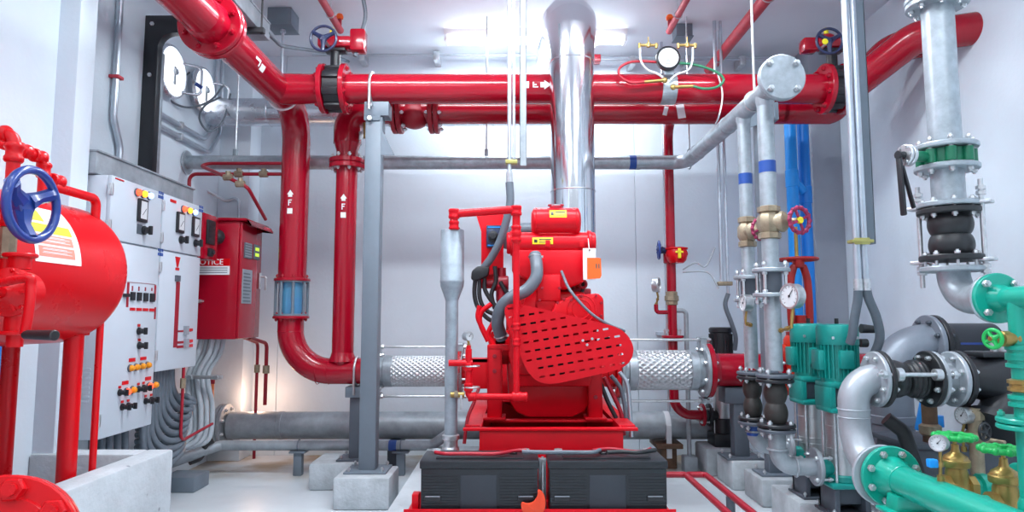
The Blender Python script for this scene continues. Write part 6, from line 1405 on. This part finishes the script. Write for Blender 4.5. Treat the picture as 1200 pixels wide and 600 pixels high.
# far large elbow with black pipe into the wall
FX2, FY2 = 2.18, 3.85; FZ2 = P(1092, 403, FY2).z
t = thing('grey_elbow', 'large grey elbow behind the silver one turning down to floor', 'pipe', (FX2, FY2, 0))
xe = P(1091, 400, FY2).x
mb = MB(); mb.tube(fillet([(FX2 - .02, FY2, 0), (FX2 - .02, FY2, FZ2), (xe - .02, FY2, FZ2)], .28, 14), .112, 36)
M['silverg'] = mat('dull silver paint', (.25, .28, .33), .42, .3, noise=.14, scale=6)
obj('tube', mb, 'silverg', t)
mb = MB(); mb.cyl((FX2 - .02, FY2, .55), (FX2 - .02, FY2, .60), .118, n=36, bev=.004); obj('collar', mb, 'silverg', t); mb = MB(); mb.disc((FX2 - .02, FY2, 0), (0, 0, 1), .19, .025); obj('foot_flange', mb, 'silverg', t)
flange(t, (xe - .03, FY2, FZ2), (1, 0, 0), .165, .026, 'silverg', 8, .014, 'steeldk', L=.064)
t = thing('black_pipe', 'thick black plastic pipe with blue stripe entering the right wall', 'pipe', (2.65, FY2, FZ2))
mb = MB(); mb.cyl((xe + .03, FY2, FZ2), (XR, FY2, FZ2), .118, n=36); obj('tube', mb, 'hdpe', t)
flange(t, (xe + .002, FY2, FZ2), (1, 0, 0), .165, .03, 'black', 8, bolts=False); mb = MB(); mb.cyl((xe + .03, FY2, FZ2), (xe + .08, FY2, FZ2), .14, .125, n=36); obj('stub_end', mb, 'black', t)
mb = MB(); mb.wrap((0, FY2, FZ2), (1, 0, 0), .118, (-.3, -1, .05), [(-.006, .006, xe + .09, xe + .09, XR, XR)]); obj('blue_stripe', mb, 'blue', t)

# ---------------------------------------------------------------- green suction header, brass valves
GX, GZ2 = 1.58, .49; GY = 2.855
t = thing('suction_header', 'thick sea green pipe running to the lower right corner', 'pipe', (GX, 2.4, .1))
mb = MB(); mb.cyl((GX, GY - .018, GZ2), (GX, 1.0, GZ2), .060, n=36); mb.lathe((GX, GY - .02, GZ2), (0, -1, 0), [(.085, 0), (.064, .05), (.06, .075)], 36); mb.torus((GX, GY - .10, GZ2), (0, 1, 0), .0605, .003, 36, 6); obj('tube', mb, 'green', t)
flange(t, (GX, GY, GZ2), (0, -1, 0), .125, .02, 'green', 8, .0145, 'zinc', L=.024)
mb = MB(); mb.box((GX - .07, GY - .17, .0), (GX + .07, GY - .08, .38), .006); mb.box((GX - .10, GY - .19, .375), (GX + .10, GY - .06, .39), .004); mb.prism([(-.07, 0), (.07, 0), (.06, .06), (-.06, .06)], (GX, GY - .08, .385), (1, 0, 0), (0, 0, 1), .08, .002); obj('saddle_stand', mb, 'green', t)
def brass_gate(y, zt, label, fl):
    x = 1.745
    t = thing('gate_valve', label, 'valve', (x, y, GZ2), 'brass gate valves on the green branches')
    mb = MB(); mb.lathe((x - .065, y, GZ2), (1, 0, 0), [(.036, 0), (.046, .004), (.046, .03), (.036, .035), (.042, .05), (.042, .08), (.036, .095), (.046, .10), (.046, .126), (.036, .13)], 8, PI / 8)
    mb.lathe((x, y, GZ2 - .045), (0, 0, 1), [(.02, 0), (.036, .012), (.042, .04), (.040, .10), (.036, .118), (.048, .122), (.050, .126), (.050, .146), (.046, .150)], 28); obj('body', mb, 'brass', t)
    mb = MB(); mb.lathe((x, y, GZ2 + .104), (0, 0, 1), [(.046, 0), (.040, .014), (.022, .026), (.017, .03)], 6); mb.lathe((x, y, GZ2 + .13), (0, 0, 1), [(.017, 0), (.013, .02), (.013, .032), (.007, .034), (.007, .07)], 20); obj('bonnet', mb, 'brass', t)
    zc2 = GZ2 + .192; mb = MB(); mb.torus((x, y, zc2), (0, 0, 1), .062, .011, 36, 10)
    for k in range(10): a = 2 * PI * k / 10; mb.sphere((x + .066 * math.cos(a), y + .066 * math.sin(a), zc2), .0145, (1, 1, .95), 10)
    for k in range(4): a = PI / 2 * k + .5; mb.tube([(x + .01 * math.cos(a), y + .01 * math.sin(a), zc2 + .004), (x + .06 * math.cos(a), y + .06 * math.sin(a), zc2)], .009, 8)
    mb.cyl((x, y, zc2 - .012), (x, y, zc2 + .018), .017, n=16, bev=.002); obj('handwheel', mb, 'handgreen', t)
    return t
brass_gate(2.68, .69, 'brass gate valve with green handwheel, farther of two by silver elbow', 0)
brass_gate(2.42, .67, 'brass gate valve with green handwheel, nearest the lower right corner', 0)
for y, L, lab in ((2.68, .33, 'green branch pipe through the farther brass gate valve'), (2.42, .40, 'green branch pipe through the nearer brass gate valve')):
    t = thing('branch_pipe', lab, 'pipe', (1.68, y, GZ2), 'green branch pipes')
    mb = MB(); mb.cyl((GX + .05, y, GZ2), (1.682, y, GZ2), .034, n=26); obj('inlet_tube', mb, 'green', t)
    mb = MB(); mb.cyl((1.808, y, GZ2), (1.808 + L, y, GZ2), .034, n=26); mb.lathe((1.825, y, GZ2), (1, 0, 0), [(.034, 0), (.05, .004), (.05, .035), (.046, .038), (.046, .06), (.053, .064), (.053, .10), (.034, .105)], 10); obj('outlet_tube', mb, 'green', t)
    flange(t, (1.808 + L * .55, y, GZ2 + .0), (1, 0, 0), .09, .02, 'green', 4, .011, 'green', L=.04)
mb = MB(); mb.lathe((DX, DY, .56), (0, 0, -1), [(.033, 0), (.04, .02), (.04, .04), (.05, .05), (.055, .09), (.04, .12), (0, .125)], 24); obj('pipe_cap', mb, 'green', bpy.data.objects['green_header'])
c = P(1084, 517, 2.56); c = V((GX, 2.52, c.z + .0))
gauge('pressure_gauge', c + V((0, -.0, .0)), (-.8, -.6, .05), .029, 'small pressure gauge standing on the thick green pipe', [(c.x + .004, 2.52, c.z - .05), (GX, 2.52, GZ2 + .058)], depth=.03, group='small gauges at right')
mb = MB(); zq2 = P(1081, 545, 2.5).z; mb.box((GX - .045, 2.505, zq2 - .012), (GX - .012, 2.53, zq2 + .018), .004); mb.cyl((GX - .02, 2.52, zq2), (GX + .0, 2.52, zq2), .006, n=8); obj('blue_handle', mb, 'bluep', bpy.data.objects['suction_header'])
# fittings seen between the silver elbow and the brass valves
c = P(1128, 487, 3.0); gauge('pressure_gauge', c, (-1, -.15, 0), .036, 'pressure gauge hanging below the black strainer', [(c.x + .01, 3.02, c.z - .07), (c.x + .01, 3.02, c.z - .16)], group='small gauges at right')
t = thing('gate_valve', 'dark gate valve with black handwheel under the strainer', 'valve', P(1143, 530, 3.0))
c = P(1154, 506, 2.9); mb = MB(); p1_ = P(1143, 505, 3.0); mb.cyl(p1_ + V((0, 0, -p1_.z)), p1_ + V((0, 0, .10)), .028, n=18); mb.lathe(p1_ + V((0, 0, -.03)), (.4, -.9, 0), [(.035, -.03), (.035, .03), (.02, .05), (.01, .06), (.008, .12)], 18); mb.cyl(p1_ + V((0, 0, .05)), p1_ + V((0, 0, .09)), .038, n=8); obj('body', mb, 'bronze', t)
handwheel(t, c, (.4, -.9, 0), .036, .006, 5, 'black', hubr=.01)
x = P(1090, 500, 3.4).x
mb = MB(); mb.use('rust').cyl((x, 3.4, 0), (x, 3.4, .78), .035, n=20); mb.use('bronze').lathe((x, 3.4, .56), (0, 0, 1), [(.036, 0), (.05, .01), (.05, .05), (.036, .06)], 12); mb.cyl((x, 3.4, .78), (x, 3.4, .82), .03, n=12); tag(obj('rusty_standpipe', mb, None, at=(x, 3.4, 0)), 'rusty standpipe behind the small gauge and brass valve', 'pipe')
a, b = P(1076, 475, 3.5), P(1088, 500, 3.5); mb = MB(); mb.obox((a + b) / 2, (.25, 0, 1), (0, 1, 0), .16, .05, .045, .01); mb.cyl(P(1098, 487, 3.55), P(1099, 500, 3.55), .03, n=12); tag(obj('blue_bottle', mb, 'bluep', at=b), 'bright blue plastic piece behind the brass valves', 'plastic piece')
mb = MB(); mb.box((1.98, 3.36, 0), (2.70, 3.70, .50), .012); mb.box((1.96, 3.34, .50), (2.72, 3.72, .53), .01); tag(obj('dark_pump_base', mb, 'steeldk', at=(2.3, 3.5, 0)), 'dark steel base box low behind the brass valves', 'base')
mb = MB(); x = P(1052, 520, 3.3).x; mb.tube(fillet([(x - .05, 3.3, .66), (x + .02, 3.28, .60), (x + .06, 3.26, .42), (x + .02, 3.2, .30)], .05), .034, 18); tag(obj('black_hose', mb, 'rubber', at=(x, 3.3, .5)), 'thick black hose curling behind the green flange', 'hose')

# ---------------------------------------------------------------- flow meter on the front header
c = P(783, 68, YF - .16)
t = thing('flow_meter', 'round black rimmed flow meter mounted on the front header', 'flow meter', (c.x, YF - .1, ZH), )
mb = MB(); mb.lathe(c + V((0, .05, 0)), (0, -1, 0), [(.06, 0), (.072, .01), (.078, .03), (.078, .055), (.070, .060), (.062, .055)], 44); obj('case', mb, 'black', t)
mb = MB(); mb.use('dial').disc(c + V((0, -.006, 0)), (0, -1, 0), .064, .003, 40, 0); mb.use('black')
for k in range(13): a = PI * (.05 + .9 * k / 12); mb.obox(c + V((.05 * math.cos(a), -.0105, .05 * math.sin(a) - .012)), (math.cos(a), 0, math.sin(a)), (0, 1, 0), .009, .001, .002)
for k, w_ in enumerate((.03, .045, .05, .04)): mb.box(c + V((-w_ / 2, -.0105, -.018 - .008 * k)), c + V((w_ / 2, -.0095, -.0155 - .008 * k)))
mb.use('black').obox(c + V((.012, -.012, .006)), (.6, 0, .8), (0, 1, 0), .055, .001, .003); obj('dial', mb, None, t)
mb = MB(); mb.box((c.x - .02, YF - .13, ZH + .05), (c.x + .045, YF - .10, c.z - .05), .004); mb.cyl((c.x - .03 + .01, YF, ZH), (c.x + .075, YF, ZH), RH + .004, n=40); obj('strap', mb, 'galv', t)
for sx in (-1, 1):
    mb = MB(); b0 = c + V((sx * .105 - (.02 if sx < 0 else -.02), .0, .085)); mb.cyl(b0 + V((-.06, 0, 0)), b0 + V((.06, 0, 0)), .009, n=10); mb.cyl(b0 + V((.0, 0, -.012)), b0 + V((.0, 0, .014)), .013, n=10); mb.cyl(b0 + V((.0, 0, .014)), b0 + V((.0, 0, .055)), .004, n=8); mb.cyl(b0 + V((-.058, 0, -.02)), b0 + V((-.058, 0, .012)), .009, n=8); mb.cyl(b0 + V((.05, 0, -.02)), b0 + V((.05, 0, .012)), .009, n=8); obj('brass_cock', mb, 'brass', t)
    mb = MB(); mb.tube(spline([c + V((sx * .16 - (.02 if sx < 0 else 0), 0, .07)), c + V((sx * .155 - (.02 if sx < 0 else 0), .0, -.02)), c + V((sx * .13, .01, -.075)), c + V((sx * .06, .02, -.10)), c + V((sx * .02, .03, -.13))], 8), .007, 10); obj('white_tube', mb, 'wire', t)
for i, (pts, m) in enumerate([([(772, 73), (755, 72), (738, 73), (726, 80), (727, 90), (740, 97), (755, 96)], 'hosered'), ([(794, 74), (808, 75), (826, 79), (842, 86), (848, 94), (840, 102), (825, 104), (812, 101)], 'hosegrn')]):
    q = [P(x, y, YF - .14) for x, y in pts]; mb = MB(); mb.tube(spline(q, 8), .0085, 10); obj('pressure_hose', mb, m, t)
    mb = MB(); e0 = q[-1]; e1 = P((779, 789)[i], (94, 102)[i], YF - .14); mb.cyl(e0, e1, .011, n=10); mb.sphere(e1, .02, (1, .6, 1), 12); obj('hose_fitting', mb, 'brass', t)
q = [P(841, 86, YF - .13), P(846, 105, YF - .13), P(846, 120, YF - .14), P(842, 138, YF - .13), P(838, 146, 4.6)]
mb = MB(); mb.tube(spline(q, 8), .005, 8); tag(obj('white_cable', mb, 'wire', at=q[0]), 'thin white cable hanging over the front header right of the flow meter', 'cable')
q0, q1 = P(793, 121, YR - .12), P(802, 141, YR - .12)
mb = MB(); mb.obox((q0 + q1) / 2 + V((.0, -.01, 0)), (1, 0, .15), (0, 1, 0), .055, .004, .10, .001); tag(obj('white_tag', mb, 'tape', at=q0), 'white tape flag on the rear header below the flow meter', 'tag')
q0 = P(780, 130, YR - .12); mb = MB(); mb.obox(q0, (1, 0, -.25), (0, 1, 0), .03, .003, .065, .001); tag(obj('paper_tag', mb, 'tape', at=q0), 'small paper tag hanging left of the white tape flag', 'tag')
# ================================================================== light
sc = bpy.context.scene
w = bpy.data.worlds.new('world'); sc.world = w; w.use_nodes = True
bg = w.node_tree.nodes['Background']; bg.inputs['Color'].default_value = (.80, .88, 1, 1); bg.inputs['Strength'].default_value = .68
def area(name, loc, rot, sx, sy, e, col=(.85, .94, 1)):
    l = bpy.data.lights.new(name, 'AREA'); l.shape = 'RECTANGLE'; l.size = sx; l.size_y = sy; l.energy = e; l.color = col
    o = bpy.data.objects.new(name, l); C.objects.link(o); o.location = loc; o.rotation_euler = rot; return o
area('batten_light', (.19, 5.2, ZC - .10), (0, 0, 0), 1.4, .1, 34)
for i, (x, y, e) in enumerate([(-.7, 3.1, 52), (1.0, 3.1, 48), (-1.2, 1.2, 12), (1.3, 1.2, 18), (-1.2, -.8, 22), (1.3, -.8, 22)]):  # battens out of view, added as front and mid-room fill light
    batten(x, y, ['added unseen fill batten above the control cabinets', 'added unseen fill batten above the teal pumps', 'added unseen fill batten above the fuel tank', 'added unseen fill batten above the green valves', 'added unseen fill batten behind the camera at left', 'added unseen fill batten behind the camera at right'][i])
    area('batten_light', (x, y, ZC - .10), (0, 0, 0), 1.4, .12, e)
l = bpy.data.lights.new('corner_lamp', 'POINT'); l.energy = 3.0; l.color = (1, .62, .42); l.shadow_soft_size = .05
o = bpy.data.objects.new('corner_lamp', l); C.objects.link(o); o.location = (-2.05, 5.42, .50)
vs = sc.view_settings; vs.view_transform = 'Standard'; vs.look = 'None'; vs.gamma = 1; vs.exposure = .27
try: vs.use_curve_mapping = False
except Exception: pass
